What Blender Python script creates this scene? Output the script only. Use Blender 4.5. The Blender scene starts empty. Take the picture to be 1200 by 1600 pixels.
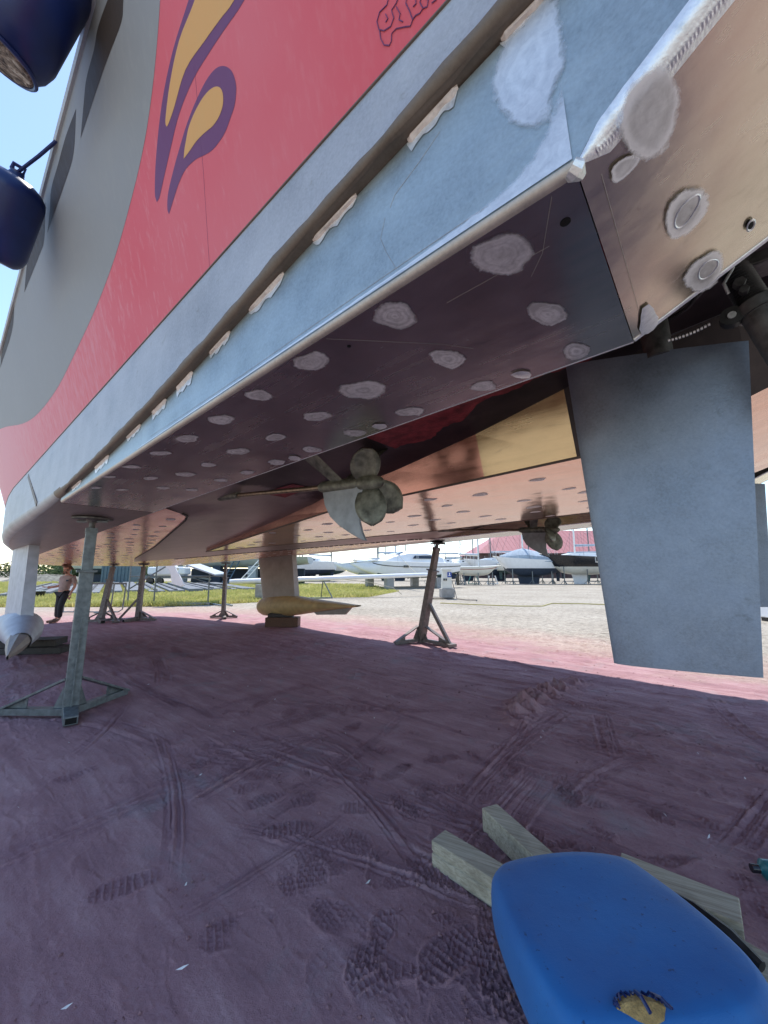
import bpy, bmesh, math, random, json
import numpy as np
from mathutils import Vector, Matrix
R = math.radians
random.seed(7); rng = np.random.RandomState(11)
S = bpy.context.scene
COL = S.collection

# ------------------------------------------------------------------ camera, world, sun, exposure
CAM = np.array([0.0, 0.0, 1.6])
PITCH = R(8.717)
cd = bpy.data.cameras.new('camera'); cam = bpy.data.objects.new('camera', cd); COL.objects.link(cam)
cam.location = CAM; cam.rotation_euler = (R(90) + PITCH, 0, 0)
cd.sensor_fit = 'HORIZONTAL'; cd.sensor_width = 36; cd.lens = 18.0
cd.clip_start = 0.05; cd.clip_end = 6000
S.camera = cam
SUN = Vector((-0.10, 0.46, 1.0)).normalized()            # direction towards the sun
SUN_EL = math.asin(SUN.z); SUN_AZ = math.atan2(SUN.x, SUN.y)
w = bpy.data.worlds.new('World'); S.world = w; w.use_nodes = True
nt = w.node_tree; bg = nt.nodes['Background']
sky = nt.nodes.new('ShaderNodeTexSky'); sky.sky_type = 'NISHITA'; sky.sun_disc = False
sky.sun_elevation = SUN_EL; sky.sun_rotation = SUN_AZ
sky.air_density = 1.0; sky.dust_density = 0.15; sky.ozone_density = 1.0
nt.links.new(sky.outputs[0], bg.inputs[0]); bg.inputs[1].default_value = 0.145
sd = bpy.data.lights.new('sun', 'SUN'); sd.energy = 2.9; sd.angle = R(0.53); sd.color = (1, 0.955, 0.88)
so = bpy.data.objects.new('sun', sd); COL.objects.link(so)
so.rotation_euler = SUN.to_track_quat('Z', 'Y').to_euler()
S.view_settings.view_transform = 'Standard'; S.view_settings.look = 'None'
S.view_settings.exposure = 1.08; S.view_settings.gamma = 1; S.view_settings.use_curve_mapping = False
S.cycles.max_bounces = 8; S.cycles.diffuse_bounces = 4; S.cycles.glossy_bounces = 4

# ------------------------------------------------------------------ boat frame (a forward, b starboard, c up)
U = np.array([-0.76488, 0.64287, -0.04032]); U /= np.linalg.norm(U)
V = np.cross(U, [0, 0, 1]); V /= np.linalg.norm(V)
W = np.cross(V, U)
def B(a, b, c): return CAM + a * U + b * V + c * W
CL = 4.2                                                    # centreline
def mir(b): return 2 * CL - b

# ------------------------------------------------------------------ materials
def new_mat(name):
    m = bpy.data.materials.new(name); m.use_nodes = True
    t = m.node_tree; b = t.nodes['Principled BSDF']
    return m, t, b
def N(t, typ, **kw):
    n = t.nodes.new(typ)
    for k, v in kw.items():
        if k in n.inputs: n.inputs[k].default_value = v
        else: setattr(n, k, v)
    return n
def L(t, a, b): t.links.new(a, b)
def ramp(t, fac, stops):
    r = t.nodes.new('ShaderNodeValToRGB'); e = r.color_ramp.elements
    while len(e) < len(stops): e.new(0.5)
    for i, (p, c) in enumerate(stops):
        e[i].position = p; e[i].color = (c[0], c[1], c[2], 1)
    L(t, fac, r.inputs[0]); return r.outputs[0]
def coords(t, scale=(1, 1, 1), rot=(0, 0, 0)):
    g = t.nodes.new('ShaderNodeNewGeometry'); mp = t.nodes.new('ShaderNodeMapping')
    mp.inputs['Scale'].default_value = scale; mp.inputs['Rotation'].default_value = rot
    mp.vector_type = 'TEXTURE' if False else 'POINT'
    L(t, g.outputs['Position'], mp.inputs[0]); return mp.outputs[0]
HEAD = math.atan2(U[1], U[0])
def boat_coords(t, sa, sb, sc):
    # position rotated so that x runs along the boat
    g = t.nodes.new('ShaderNodeNewGeometry'); m1 = t.nodes.new('ShaderNodeMapping')
    m1.inputs['Rotation'].default_value = (0, 0, -HEAD)
    L(t, g.outputs['Position'], m1.inputs[0])
    m2 = t.nodes.new('ShaderNodeMapping'); m2.inputs['Scale'].default_value = (sa, sb, sc)
    L(t, m1.outputs[0], m2.inputs[0]); return m2.outputs[0]
def noise(t, vec, scale, detail=4, rough=0.55, dist=0.0):
    n = N(t, 'ShaderNodeTexNoise'); n.inputs['Scale'].default_value = scale
    n.inputs['Detail'].default_value = detail; n.inputs['Roughness'].default_value = rough
    n.inputs['Distortion'].default_value = dist
    if vec is not None: L(t, vec, n.inputs['Vector'])
    return n.outputs['Fac']
def bump(t, b, h, strength, dist):
    bp = N(t, 'ShaderNodeBump'); bp.inputs['Strength'].default_value = strength; bp.inputs['Distance'].default_value = dist
    L(t, h, bp.inputs['Height']); L(t, bp.outputs[0], b.inputs['Normal']); return bp
def mathn(t, op, a, bv):
    n = N(t, 'ShaderNodeMath', operation=op)
    for i, x in enumerate((a, bv)):
        if isinstance(x, (int, float)): n.inputs[i].default_value = x
        else: L(t, x, n.inputs[i])
    return n.outputs[0]
def mixc(t, fac, c1, c2):
    n = t.nodes.new('ShaderNodeMix'); n.data_type = 'RGBA'
    if isinstance(fac, (int, float)): n.inputs[0].default_value = fac
    else: L(t, fac, n.inputs[0])
    for i, c in ((6, c1), (7, c2)):
        if isinstance(c, tuple): n.inputs[i].default_value = (*c, 1)
        else: L(t, c, n.inputs[i])
    return n.outputs[2]
MATS = {}
def simple(name, col, rough=0.6, metal=0.0, var=0.15, scale=8, bmp=0.0, bscale=40, spec=None):
    if name in MATS: return MATS[name]
    m, t, b = new_mat(name)
    v = coords(t); f = noise(t, v, scale, 5)
    c = ramp(t, f, [(0.3, tuple(x * (1 - var) for x in col)), (0.7, tuple(min(1, x * (1 + var)) for x in col))])
    L(t, c, b.inputs['Base Color'])
    b.inputs['Roughness'].default_value = rough; b.inputs['Metallic'].default_value = metal
    if spec is not None: b.inputs['Specular IOR Level'].default_value = spec
    if bmp: bump(t, b, noise(t, v, bscale, 3), bmp, 0.01)
    MATS[name] = m; return m

def paint_mat(name, col, fade, streak=0.25, chalk=False):
    m, t, b = new_mat(name)
    v = boat_coords(t, 34, 34, 0.16); f = noise(t, v, 1.0, 5, 0.6)
    big = noise(t, coords(t), 0.7, 3)
    c1 = ramp(t, f, [(0.5, col), (0.78, tuple(a + (q - a) * streak for a, q in zip(col, fade)))])
    c2 = mixc(t, ramp(t, big, [(0.35, (0, 0, 0)), (0.7, (0.22, 0.22, 0.22))]), c1, fade)
    if chalk:   # the paint has chalked towards the bow, in streaks
        g = t.nodes.new('ShaderNodeNewGeometry'); sb = N(t, 'ShaderNodeVectorMath', operation='SUBTRACT'); L(t, g.outputs['Position'], sb.inputs[0]); sb.inputs[1].default_value = tuple(B(2.2, .7, 1.5))
        dp = N(t, 'ShaderNodeVectorMath', operation='DOT_PRODUCT'); L(t, sb.outputs[0], dp.inputs[0]); dp.inputs[1].default_value = tuple(U)
        k = mathn(t, 'ADD', mathn(t, 'MULTIPLY', dp.outputs['Value'], 0.16), mathn(t, 'MULTIPLY', mathn(t, 'SUBTRACT', f, 0.5), 1.3))
        c2 = mixc(t, ramp(t, k, [(0.05, (0, 0, 0)), (0.75, (0.8,) * 3)]), c2, fade)
    L(t, c2, b.inputs['Base Color']); b.inputs['Specular IOR Level'].default_value = 0.22
    L(t, ramp(t, f, [(0.3, (0.55,) * 3), (0.7, (0.68,) * 3)]), b.inputs['Roughness'])
    fine = noise(t, coords(t), 260, 2)
    bump(t, b, fine, 0.05, 0.003)
    MATS[name] = m; return m
paint_mat('red_paint', (0.70, 0.110, 0.135), (0.75, 0.38, 0.41), 0.16, chalk=True)
paint_mat('grey_paint', (0.29, 0.285, 0.28), (0.38, 0.37, 0.36), 0.4)
paint_mat('tooth_brown', (0.06, 0.043, 0.034), (0.08, 0.065, 0.055), 0.3)
paint_mat('purple_paint', (0.17, 0.062, 0.16), (0.22, 0.12, 0.2), 0.3)
paint_mat('orange_paint', (0.72, 0.38, 0.13), (0.66, 0.42, 0.2), 0.3)

def alu_raw(name, col, metal, rough, grain=1.0, dirt=(0.2, 0.17, 0.13), dirt_amt=0.5, blot=3.0, streaks=True):
    m, t, b = new_mat(name)
    v = coords(t)
    blt = noise(t, v, blot, 6, 0.6); fine = noise(t, v, 90, 3, 0.7)
    st = noise(t, boat_coords(t, 1.2, 60, 60), 1.0, 4) if streaks else noise(t, v, 17, 6, 0.7)
    mixv = mathn(t, 'ADD', mathn(t, 'MULTIPLY', blt, 0.6), mathn(t, 'MULTIPLY', fine, 0.4))
    c = ramp(t, mixv, [(0.32, tuple(x * 0.72 for x in col)), (0.5, col), (0.68, tuple(min(1, x * 1.22) for x in col))])
    dm = noise(t, v, 9, 8, 0.75, 0.4)
    c = mixc(t, ramp(t, dm, [(0.60, (0, 0, 0)), (0.74, (dirt_amt,) * 3)]), c, dirt)
    L(t, c, b.inputs['Base Color']); b.inputs['Metallic'].default_value = metal
    L(t, ramp(t, mathn(t, 'ADD', mathn(t, 'MULTIPLY', st, 0.5), mathn(t, 'MULTIPLY', blt, 0.5)), [(0.3, (rough - 0.08,) * 3), (0.7, (rough + 0.1,) * 3)]), b.inputs['Roughness'])
    bump(t, b, mathn(t, 'ADD', fine, mathn(t, 'MULTIPLY', st, 0.6)), 0.12 * grain, 0.004)
    MATS[name] = m; return m
alu_raw('chine_aluminium', (0.42, 0.425, 0.44), 0.35, 0.55, 1.2, (0.20, 0.185, 0.13), 0.8)
alu_raw('plate_aluminium', (0.36, 0.42, 0.44), 0.55, 0.42, 0.8, (0.30, 0.32, 0.33), 0.35, 5)
alu_raw('band_aluminium', (0.34, 0.28, 0.255), 0.75, 0.45, 0.8, (0.2, 0.15, 0.12), 0.4)
alu_raw('tunnel_aluminium', (0.27, 0.215, 0.19), 0.45, 0.5, 0.8, (0.12, 0.09, 0.07), 0.5)
alu_raw('rudder_aluminium', (0.215, 0.255, 0.325), 0.6, 0.42, 1.4, (0.10, 0.115, 0.12), 0.55, 5, False)
alu_raw('keel_paint', (0.31, 0.265, 0.235), 0.2, 0.6, 0.5, (0.3, 0.25, 0.2), 0.2, 4)
alu_raw('ground_aluminium', (0.84, 0.82, 0.83), 0.4, 0.5, 3.0, (0.5, 0.48, 0.47), 0.4, 14)
alu_raw('bright_aluminium', (0.86, 0.86, 0.86), 0.6, 0.4, 3.0, (0.7, 0.7, 0.7), 0.3, 18)
alu_raw('ring_aluminium', (0.78, 0.77, 0.75), 0.7, 0.38, 3.0, (0.6, 0.58, 0.55), 0.4, 25)
alu_raw('weld_primer', (0.70, 0.59, 0.53), 0.1, 0.6, 2.0, (0.45, 0.34, 0.28), 0.5, 25)
alu_raw('grimy_aluminium', (0.42, 0.44, 0.46), 0.3, 0.55, 1.2, (0.07, 0.07, 0.055), 0.95, 6)
alu_raw('edge_aluminium', (0.46, 0.40, 0.35), 0.5, 0.45, 1.0, (0.25, 0.19, 0.14), 0.5, 5)
alu_raw('brown_edge', (0.175, 0.135, 0.105), 0.3, 0.55, 1.5, (0.14, 0.11, 0.085), 0.6, 5)

def feather(name, col1, col2, rings=0.0, metal=0.45, rimmed=False):
    # sanded spot: brushed metal that fades out at its ragged rim (alpha from the 'rim' attribute)
    m, t, b = new_mat(name); v = coords(t)
    at = t.nodes.new('ShaderNodeAttribute'); at.attribute_name = 'rim'
    n1 = noise(t, v, 38, 5, 0.7, 0.6); n2 = noise(t, v, 11, 4, 0.6)
    wv = N(t, 'ShaderNodeTexNoise'); wv.noise_dimensions = '4D'; wv.inputs['Scale'].default_value = 3.0
    L(t, v, wv.inputs['Vector']); L(t, mathn(t, 'MULTIPLY', at.outputs['Fac'], rings), wv.inputs['W'])
    k = mathn(t, 'ADD', mathn(t, 'MULTIPLY', n1, 0.45), mathn(t, 'MULTIPLY', wv.outputs['Fac'], 0.55))
    if rimmed: k = mathn(t, 'ADD', mathn(t, 'MULTIPLY', k, 0.55), ramp(t, at.outputs['Fac'], [(0.0, (.22,) * 3), (0.5, (.20,) * 3), (0.72, (.32,) * 3), (0.9, (.42,) * 3)]))
    L(t, ramp(t, k, [(0.38, col1), (0.62, col2)]), b.inputs['Base Color']); b.inputs['Metallic'].default_value = metal; b.inputs['Roughness'].default_value = 0.45
    bump(t, b, k, 0.35, 0.004)
    e = mathn(t, 'ADD', at.outputs['Fac'], mathn(t, 'ADD', mathn(t, 'MULTIPLY', mathn(t, 'SUBTRACT', n1, 0.5), 0.30), mathn(t, 'MULTIPLY', mathn(t, 'SUBTRACT', n2, 0.5), 0.5)))
    al = ramp(t, e, [(0.78, (0.92,) * 3), (0.93, (0, 0, 0))])
    tr = N(t, 'ShaderNodeBsdfTransparent'); mx = N(t, 'ShaderNodeMixShader'); L(t, al, mx.inputs[0])
    L(t, tr.outputs[0], mx.inputs[1]); L(t, b.outputs[0], mx.inputs[2]); L(t, mx.outputs[0], t.nodes['Material Output'].inputs['Surface'])
    MATS[name] = m
feather('sanded_spot', (0.52, 0.50, 0.50), (0.95, 0.93, 0.93), 1.6, 0.35)
feather('swirled_spot', (0.46, 0.44, 0.42), (0.97, 0.96, 0.94), 1.0, 0.5, True)
feather('bright_patch', (0.58, 0.60, 0.63), (0.86, 0.87, 0.88), 1.0, 0.55)
def mirror_alu(name, col, rough, wav=0.25, streaks=0.4, dirt=(0.25, 0.18, 0.13)):
    m, t, b = new_mat(name)
    v = coords(t)
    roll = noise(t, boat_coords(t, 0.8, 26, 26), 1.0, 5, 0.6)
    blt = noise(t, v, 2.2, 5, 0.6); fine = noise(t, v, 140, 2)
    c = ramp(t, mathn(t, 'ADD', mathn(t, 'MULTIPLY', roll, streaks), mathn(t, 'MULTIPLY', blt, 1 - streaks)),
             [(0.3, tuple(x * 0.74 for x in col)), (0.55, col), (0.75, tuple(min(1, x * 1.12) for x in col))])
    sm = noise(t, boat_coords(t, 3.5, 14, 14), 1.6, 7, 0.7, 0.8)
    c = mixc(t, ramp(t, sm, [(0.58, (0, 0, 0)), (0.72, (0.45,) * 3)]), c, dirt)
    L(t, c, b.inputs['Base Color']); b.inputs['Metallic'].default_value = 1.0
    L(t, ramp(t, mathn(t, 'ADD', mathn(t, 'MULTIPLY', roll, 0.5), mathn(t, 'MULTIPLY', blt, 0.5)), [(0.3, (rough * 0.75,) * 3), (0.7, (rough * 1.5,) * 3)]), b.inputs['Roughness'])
    wv = noise(t, v, 2.6, 2)
    b1 = N(t, 'ShaderNodeBump'); b1.inputs['Strength'].default_value = wav; b1.inputs['Distance'].default_value = 0.03
    L(t, wv, b1.inputs['Height'])
    b2 = N(t, 'ShaderNodeBump'); b2.inputs['Strength'].default_value = 0.06; b2.inputs['Distance'].default_value = 0.002
    L(t, mathn(t, 'ADD', roll, mathn(t, 'MULTIPLY', fine, 0.5)), b2.inputs['Height']); L(t, b1.outputs[0], b2.inputs['Normal'])
    L(t, b2.outputs[0], b.inputs['Normal'])
    MATS[name] = m; return m
mirror_alu('mirror_aluminium', (0.74, 0.385, 0.275), 0.13, 0.2, 0.6)  # bare metal tinted coral for the reflection of the sunlit pink ground
mirror_alu('panel_aluminium', (0.76, 0.385, 0.30), 0.2, 0.2, 0.6)  # pinker copy: the mirrored pink ground is put into the panel colour
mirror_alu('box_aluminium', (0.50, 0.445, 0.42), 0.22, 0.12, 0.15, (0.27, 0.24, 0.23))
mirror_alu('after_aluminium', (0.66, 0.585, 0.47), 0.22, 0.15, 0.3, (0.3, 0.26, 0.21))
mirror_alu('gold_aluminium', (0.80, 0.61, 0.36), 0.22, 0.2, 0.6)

simple('dark_gear', (0.03, 0.028, 0.027), 0.55, 0.3, 0.5, 20)
simple('gear_metal', (0.12, 0.115, 0.11), 0.5, 0.6, 0.5, 20, 0.2)
simple('black_hole', (0.004, 0.004, 0.004), 0.9)
simple('antifoul_red', (0.24, 0.03, 0.035), 0.6, 0, 0.5, 14, 0.4, 60)
simple('prop_bronze', (0.165, 0.165, 0.13), 0.5, 0.4, 0.55, 16, 0.12, 60)
simple('fin_grey', (0.26, 0.28, 0.30), 0.5, 0.3, 0.2, 12, 0.2)
simple('shaft_bronze', (0.26, 0.19, 0.13), 0.4, 0.8, 0.4, 30)
simple('bulb_cream', (0.46, 0.32, 0.14), 0.6, 0, 0.2, 5, 0.15)
simple('bulb_grey', (0.42, 0.43, 0.47), 0.55, 0.1, 0.15, 6, 0.15)
simple('galvanised', (0.165, 0.185, 0.19), 0.48, 0.55, 0.3, 18, 0.25, 80)
simple('stand_brown', (0.17, 0.145, 0.135), 0.6, 0.3, 0.3, 18, 0.25, 80)
simple('rope_blue', (0.02, 0.03, 0.12), 0.8)
simple('rope_pale', (0.45, 0.40, 0.30), 0.8)
simple('hose_yellow', (0.42, 0.36, 0.10), 0.7)
simple('white_gel', (0.74, 0.75, 0.76), 0.3, 0, 0.05, 3)
simple('cream_gel', (0.68, 0.66, 0.58), 0.35, 0, 0.06, 3)
simple('navy_antifoul', (0.022, 0.035, 0.06), 0.7, 0, 0.2, 5)
simple('black_topside', (0.012, 0.013, 0.017), 0.22)
simple('green_antifoul', (0.05, 0.085, 0.075), 0.7)
simple('red_stripe', (0.25, 0.02, 0.02), 0.5)
simple('cover_grey', (0.30, 0.36, 0.43), 0.85, 0, 0.15, 3, 0.5, 5)
simple('window_dark', (0.03, 0.04, 0.055), 0.15)
simple('spar_dark', (0.15, 0.15, 0.16), 0.5, 0.3, 0.1, 4)
simple('spar_alu', (0.62, 0.63, 0.64), 0.4, 0.5, 0.08, 4)
simple('grey_hull', (0.36, 0.40, 0.43), 0.5, 0, 0.1, 2)
simple('blue_paint', (0.07, 0.12, 0.17), 0.5, 0, 0.15, 3)
simple('rubble', (0.17, 0.165, 0.14), 0.95, 0, 0.5, 3, 0.8, 8, 0.1)
simple('concrete', (0.34, 0.32, 0.295), 0.9, 0, 0.2, 4, 0.4, 30)
simple('concrete_slab', (0.185, 0.195, 0.21), 0.9, 0, 0.2, 1.5, 0.3, 30, 0.1)
simple('slab_dark', (0.05, 0.05, 0.052), 0.85, 0, 0.15, 1.5, 0.3, 30)
simple('brown_wall', (0.10, 0.058, 0.054), 0.8, 0, 0.1, 1)
simple('pink_roof', (0.34, 0.135, 0.145), 0.7, 0, 0.08, 0.6)
simple('pallet_wood', (0.24, 0.2, 0.16), 0.85, 0, 0.25, 8)
simple('skin', (0.52, 0.27, 0.19), 0.55, 0, 0.06, 20)
simple('shirt_tan', (0.36, 0.27, 0.245), 0.85, 0, 0.12, 14, 0.5, 30)
simple('trousers_dark', (0.022, 0.022, 0.027), 0.85, 0, 0.2, 14, 0.5, 30)
simple('boots_brown', (0.13, 0.07, 0.05), 0.7)
simple('hair_ginger', (0.13, 0.065, 0.04), 0.7)
simple('bark', (0.09, 0.07, 0.05), 0.9)
simple('teal_plastic', (0.02, 0.16, 0.17), 0.3)
simple('foam_yellow', (0.42, 0.27, 0.10), 0.9, 0, 0.35, 40, 1.0, 120)
simple('paint_chip', (0.7, 0.68, 0.66), 0.6)
simple('sign_blue', (0.015, 0.06, 0.32), 0.4)
simple('sign_white', (0.8, 0.8, 0.8), 0.4)

def wood_mat(name, c1, c2, ang):
    m, t, b = new_mat(name)
    v = coords(t, (1, 1, 1), (0, 0, -ang)); m2 = N(t, 'ShaderNodeMapping'); m2.inputs['Scale'].default_value = (3.0, 75, 75)
    L(t, v, m2.inputs[0]); f = noise(t, m2.outputs[0], 1.0, 6, 0.65, 0.6)
    g = noise(t, v, 6, 4)
    c = ramp(t, f, [(0.3, c1), (0.62, c2)])
    c = mixc(t, ramp(t, g, [(0.5, (0, 0, 0)), (0.75, (0.5,) * 3)]), c, tuple(x * 0.6 for x in c1))
    L(t, c, b.inputs['Base Color']); b.inputs['Roughness'].default_value = 0.85
    bump(t, b, f, 0.5, 0.004); MATS[name] = m; return m
wood_mat('timber_weathered', (0.29, 0.24, 0.165), (0.54, 0.48, 0.35), math.atan2(-0.5, 1.0))
wood_mat('timber_brown', (0.055, 0.03, 0.02), (0.16, 0.085, 0.055), HEAD)
wood_mat('timber_dark', (0.03, 0.027, 0.025), (0.075, 0.065, 0.06), HEAD)

def foam_mat():
    m, t, b = new_mat('blue_foam'); v = coords(t)
    f = noise(t, v, 3, 5); fine = noise(t, v, 420, 2)
    c = ramp(t, f, [(0.3, (0.008, 0.105, 0.33)), (0.7, (0.012, 0.155, 0.43))])
    d = noise(t, v, 34, 4, 0.7)
    c = mixc(t, ramp(t, d, [(0.635, (0, 0, 0)), (0.68, (0.8,) * 3)]), c, (0.006, 0.035, 0.11))
    c = mixc(t, ramp(t, noise(t, v, 5.5, 6, 0.7), [(0.56, (0, 0, 0)), (0.75, (0.4,) * 3)]), c, (0.05, 0.10, 0.21))
    L(t, c, b.inputs['Base Color']); b.inputs['Roughness'].default_value = 0.65
    b.inputs['Sheen Weight'].default_value = 0.1
    bp = bump(t, b, mathn(t, 'ADD', fine, mathn(t, 'MULTIPLY', d, 1.5)), 0.25, 0.004); MATS['blue_foam'] = m
foam_mat()
def fender_mat():
    m, t, b = new_mat('fender_blue'); v = coords(t)
    c = ramp(t, noise(t, v, 5, 4), [(0.3, (0.006, 0.016, 0.085)), (0.7, (0.011, 0.03, 0.14))])
    L(t, c, b.inputs['Base Color']); b.inputs['Roughness'].default_value = 0.35; MATS['fender_blue'] = m
    m, t, b = new_mat('fender_cap'); v = coords(t)
    f = noise(t, v, 22, 6, 0.7, 0.5)
    c = ramp(t, f, [(0.4, (0.05, 0.035, 0.03)), (0.52, (0.25, 0.2, 0.16)), (0.65, (0.6, 0.56, 0.5))])
    L(t, c, b.inputs['Base Color']); b.inputs['Roughness'].default_value = 0.9
    bump(t, b, f, 0.9, 0.02); MATS['fender_cap'] = m
fender_mat()

# ground material: red antifouling dust round the boat, pale gravel beyond
def tunnel_mat():
    # bare brown metal forward, old dark paint from the propeller aft that also darkens the shaded rudder cavity (a painted boundary across the tunnel)
    m, t, b = new_mat('tunnel_skin'); v = coords(t)
    pa = B(3.35, 2.2, 1.0); sub = N(t, 'ShaderNodeVectorMath', operation='SUBTRACT'); g = t.nodes.new('ShaderNodeNewGeometry')
    L(t, g.outputs['Position'], sub.inputs[0]); sub.inputs[1].default_value = tuple(pa)
    dt = N(t, 'ShaderNodeVectorMath', operation='DOT_PRODUCT'); L(t, sub.outputs[0], dt.inputs[0]); dt.inputs[1].default_value = tuple(U)
    e = mathn(t, 'ADD', dt.outputs['Value'], mathn(t, 'MULTIPLY', mathn(t, 'SUBTRACT', noise(t, v, 1.6, 6, 0.7), 0.5), 1.1))
    f = ramp(t, mathn(t, 'ADD', mathn(t, 'MULTIPLY', e, 2.5), 0.5), [(0.3, (0, 0, 0)), (0.7, (1, 1, 1))])
    n1 = noise(t, v, 4, 6, 0.65); n2 = noise(t, v, 60, 3)
    br = ramp(t, n1, [(0.3, (0.27, 0.22, 0.195)), (0.7, (0.37, 0.305, 0.27))]); dk = ramp(t, n1, [(0.35, (0.035, 0.028, 0.030)), (0.6, (0.065, 0.05, 0.05)), (0.75, (0.10, 0.085, 0.08))])
    L(t, mixc(t, f, dk, br), b.inputs['Base Color']); b.inputs['Roughness'].default_value = 0.4; b.inputs['Metallic'].default_value = 0.5
    bump(t, b, n2, 0.12, 0.004); MATS['tunnel_skin'] = m
tunnel_mat()
def ground_mat():
    m, t, b = new_mat('dusty_ground')
    g = t.nodes.new('ShaderNodeNewGeometry')
    m1 = N(t, 'ShaderNodeMapping'); m1.vector_type = 'POINT'
    ctr = B(6.2, 3.9, 0)
    sub = N(t, 'ShaderNodeVectorMath', operation='SUBTRACT'); L(t, g.outputs['Position'], sub.inputs[0])
    sub.inputs[1].default_value = (ctr[0], ctr[1], 0)
    rot = N(t, 'ShaderNodeMapping'); rot.inputs['Rotation'].default_value = (0, 0, -HEAD)
    L(t, sub.outputs[0], rot.inputs[0])
    scl = N(t, 'ShaderNodeMapping'); scl.inputs['Scale'].default_value = (1 / 13.0, 1 / 5.6, 0)
    L(t, rot.outputs[0], scl.inputs[0])
    ln = N(t, 'ShaderNodeVectorMath', operation='LENGTH'); L(t, scl.outputs[0], ln.inputs[0])
    v = g.outputs['Position']
    edge = noise(t, v, 0.9, 6, 0.65)
    d = mathn(t, 'ADD', ln.outputs['Value'], mathn(t, 'MULTIPLY', mathn(t, 'SUBTRACT', edge, 0.5), 0.55))
    # dust colours
    n1 = noise(t, v, 2.3, 6, 0.6); n2 = noise(t, v, 60, 4, 0.7)
    n3 = noise(t, v, 260, 2, 0.6)
    nn = mathn(t, 'ADD', mathn(t, 'MULTIPLY', n1, 0.55), mathn(t, 'ADD', mathn(t, 'MULTIPLY', n2, 0.3), mathn(t, 'MULTIPLY', n3, 0.15)))
    st1 = noise(t, boat_coords(t, 0.9, 6, 1), 1.0, 6, 0.65, 0.8)
    nn = mathn(t, 'ADD', mathn(t, 'MULTIPLY', nn, 0.55), mathn(t, 'MULTIPLY', st1, 0.45))
    dust = ramp(t, nn, [(0.36, (0.265, 0.150, 0.165)), (0.5, (0.365, 0.210, 0.225)), (0.62, (0.46, 0.30, 0.31))])
    bare = noise(t, v, 1.1, 7, 0.7, 0.4)
    dust = mixc(t, ramp(t, bare, [(0.56, (0, 0, 0)), (0.70, (0.7,) * 3)]), dust, (0.30, 0.275, 0.285))
    # gravel
    vo = N(t, 'ShaderNodeTexVoronoi'); vo.inputs['Scale'].default_value = 22; L(t, v, vo.inputs['Vector'])
    gr = ramp(t, noise(t, v, 0.35, 5, 0.6), [(0.35, (0.34, 0.30, 0.245)), (0.65, (0.45, 0.405, 0.34))])
    sp = ramp(t, noise(t, v, 5, 9, 0.86), [(0.38, (0.42, 0.40, 0.37)), (0.5, (0.95, 0.95, 0.95)), (0.62, (1.3, 1.3, 1.25))])
    mx = t.nodes.new('ShaderNodeMix'); mx.data_type = 'RGBA'; mx.blend_type = 'MULTIPLY'; mx.inputs[0].default_value = 1
    L(t, gr, mx.inputs[6]); L(t, sp, mx.inputs[7])
    gcol = mixc(t, ramp(t, vo.outputs['Distance'], [(0.2, (0, 0, 0)), (0.6, (0.3,) * 3)]), mx.outputs[2], (0.16, 0.145, 0.12))
    pink = mixc(t, 0.36, gcol, (0.44, 0.245, 0.225))
    c = mixc(t, ramp(t, d, [(0.78, (0, 0, 0)), (1.08, (1, 1, 1))]), dust, pink)
    c = mixc(t, ramp(t, mathn(t, 'MULTIPLY', d, 0.5), [(0.52, (0, 0, 0)), (0.66, (1, 1, 1))]), c, gcol)
    L(t, c, b.inputs['Base Color']); b.inputs['Roughness'].default_value = 0.95
    b.inputs['Specular IOR Level'].default_value = 0.2
    rg = N(t, 'ShaderNodeTexNoise'); rg.noise_type = 'RIDGED_MULTIFRACTAL'; rg.inputs['Scale'].default_value = 7.5; rg.inputs['Detail'].default_value = 6; rg.inputs['Roughness'].default_value = 0.55; rg.inputs['Distortion'].default_value = 0.9
    L(t, boat_coords(t, 0.55, 1.6, 1), rg.inputs['Vector'])
    b1 = N(t, 'ShaderNodeBump'); b1.inputs['Strength'].default_value = 0.8; b1.inputs['Distance'].default_value = 0.016; L(t, rg.outputs['Fac'], b1.inputs['Height'])
    b2 = bump(t, b, mathn(t, 'ADD', n2, mathn(t, 'MULTIPLY', n3, 0.5)), 0.8, 0.010); L(t, b1.outputs[0], b2.inputs['Normal'])
    MATS['ground'] = m
    m, t, b = new_mat('grass_ground'); v = coords(t)
    c = ramp(t, noise(t, v, 1.2, 6, 0.7), [(0.3, (0.17, 0.19, 0.045)), (0.5, (0.25, 0.25, 0.07)), (0.7, (0.36, 0.32, 0.14))])
    L(t, c, b.inputs['Base Color']); b.inputs['Roughness'].default_value = 1; MATS['grass_ground'] = m
ground_mat()
def leaf_mat(name, c1, c2, scale=0.5):
    m, t, b = new_mat(name); v = coords(t)
    c = ramp(t, noise(t, v, scale, 4), [(0.35, c1), (0.65, c2)])
    L(t, c, b.inputs['Base Color']); b.inputs['Roughness'].default_value = 0.7
    tr_ = N(t, 'ShaderNodeBsdfTranslucent'); L(t, c, tr_.inputs['Color']); mx = N(t, 'ShaderNodeMixShader'); mx.inputs[0].default_value = 0.5
    L(t, b.outputs[0], mx.inputs[1]); L(t, tr_.outputs[0], mx.inputs[2]); L(t, mx.outputs[0], t.nodes['Material Output'].inputs['Surface'])
    MATS[name] = m
leaf_mat('grass_blades', (0.36, 0.37, 0.10), (0.56, 0.50, 0.20), 0.9)
leaf_mat('leaf_green', (0.045, 0.085, 0.025), (0.10, 0.14, 0.05), 0.8)
leaf_mat('leaf_dark', (0.03, 0.06, 0.022), (0.075, 0.11, 0.045), 0.8)

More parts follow.
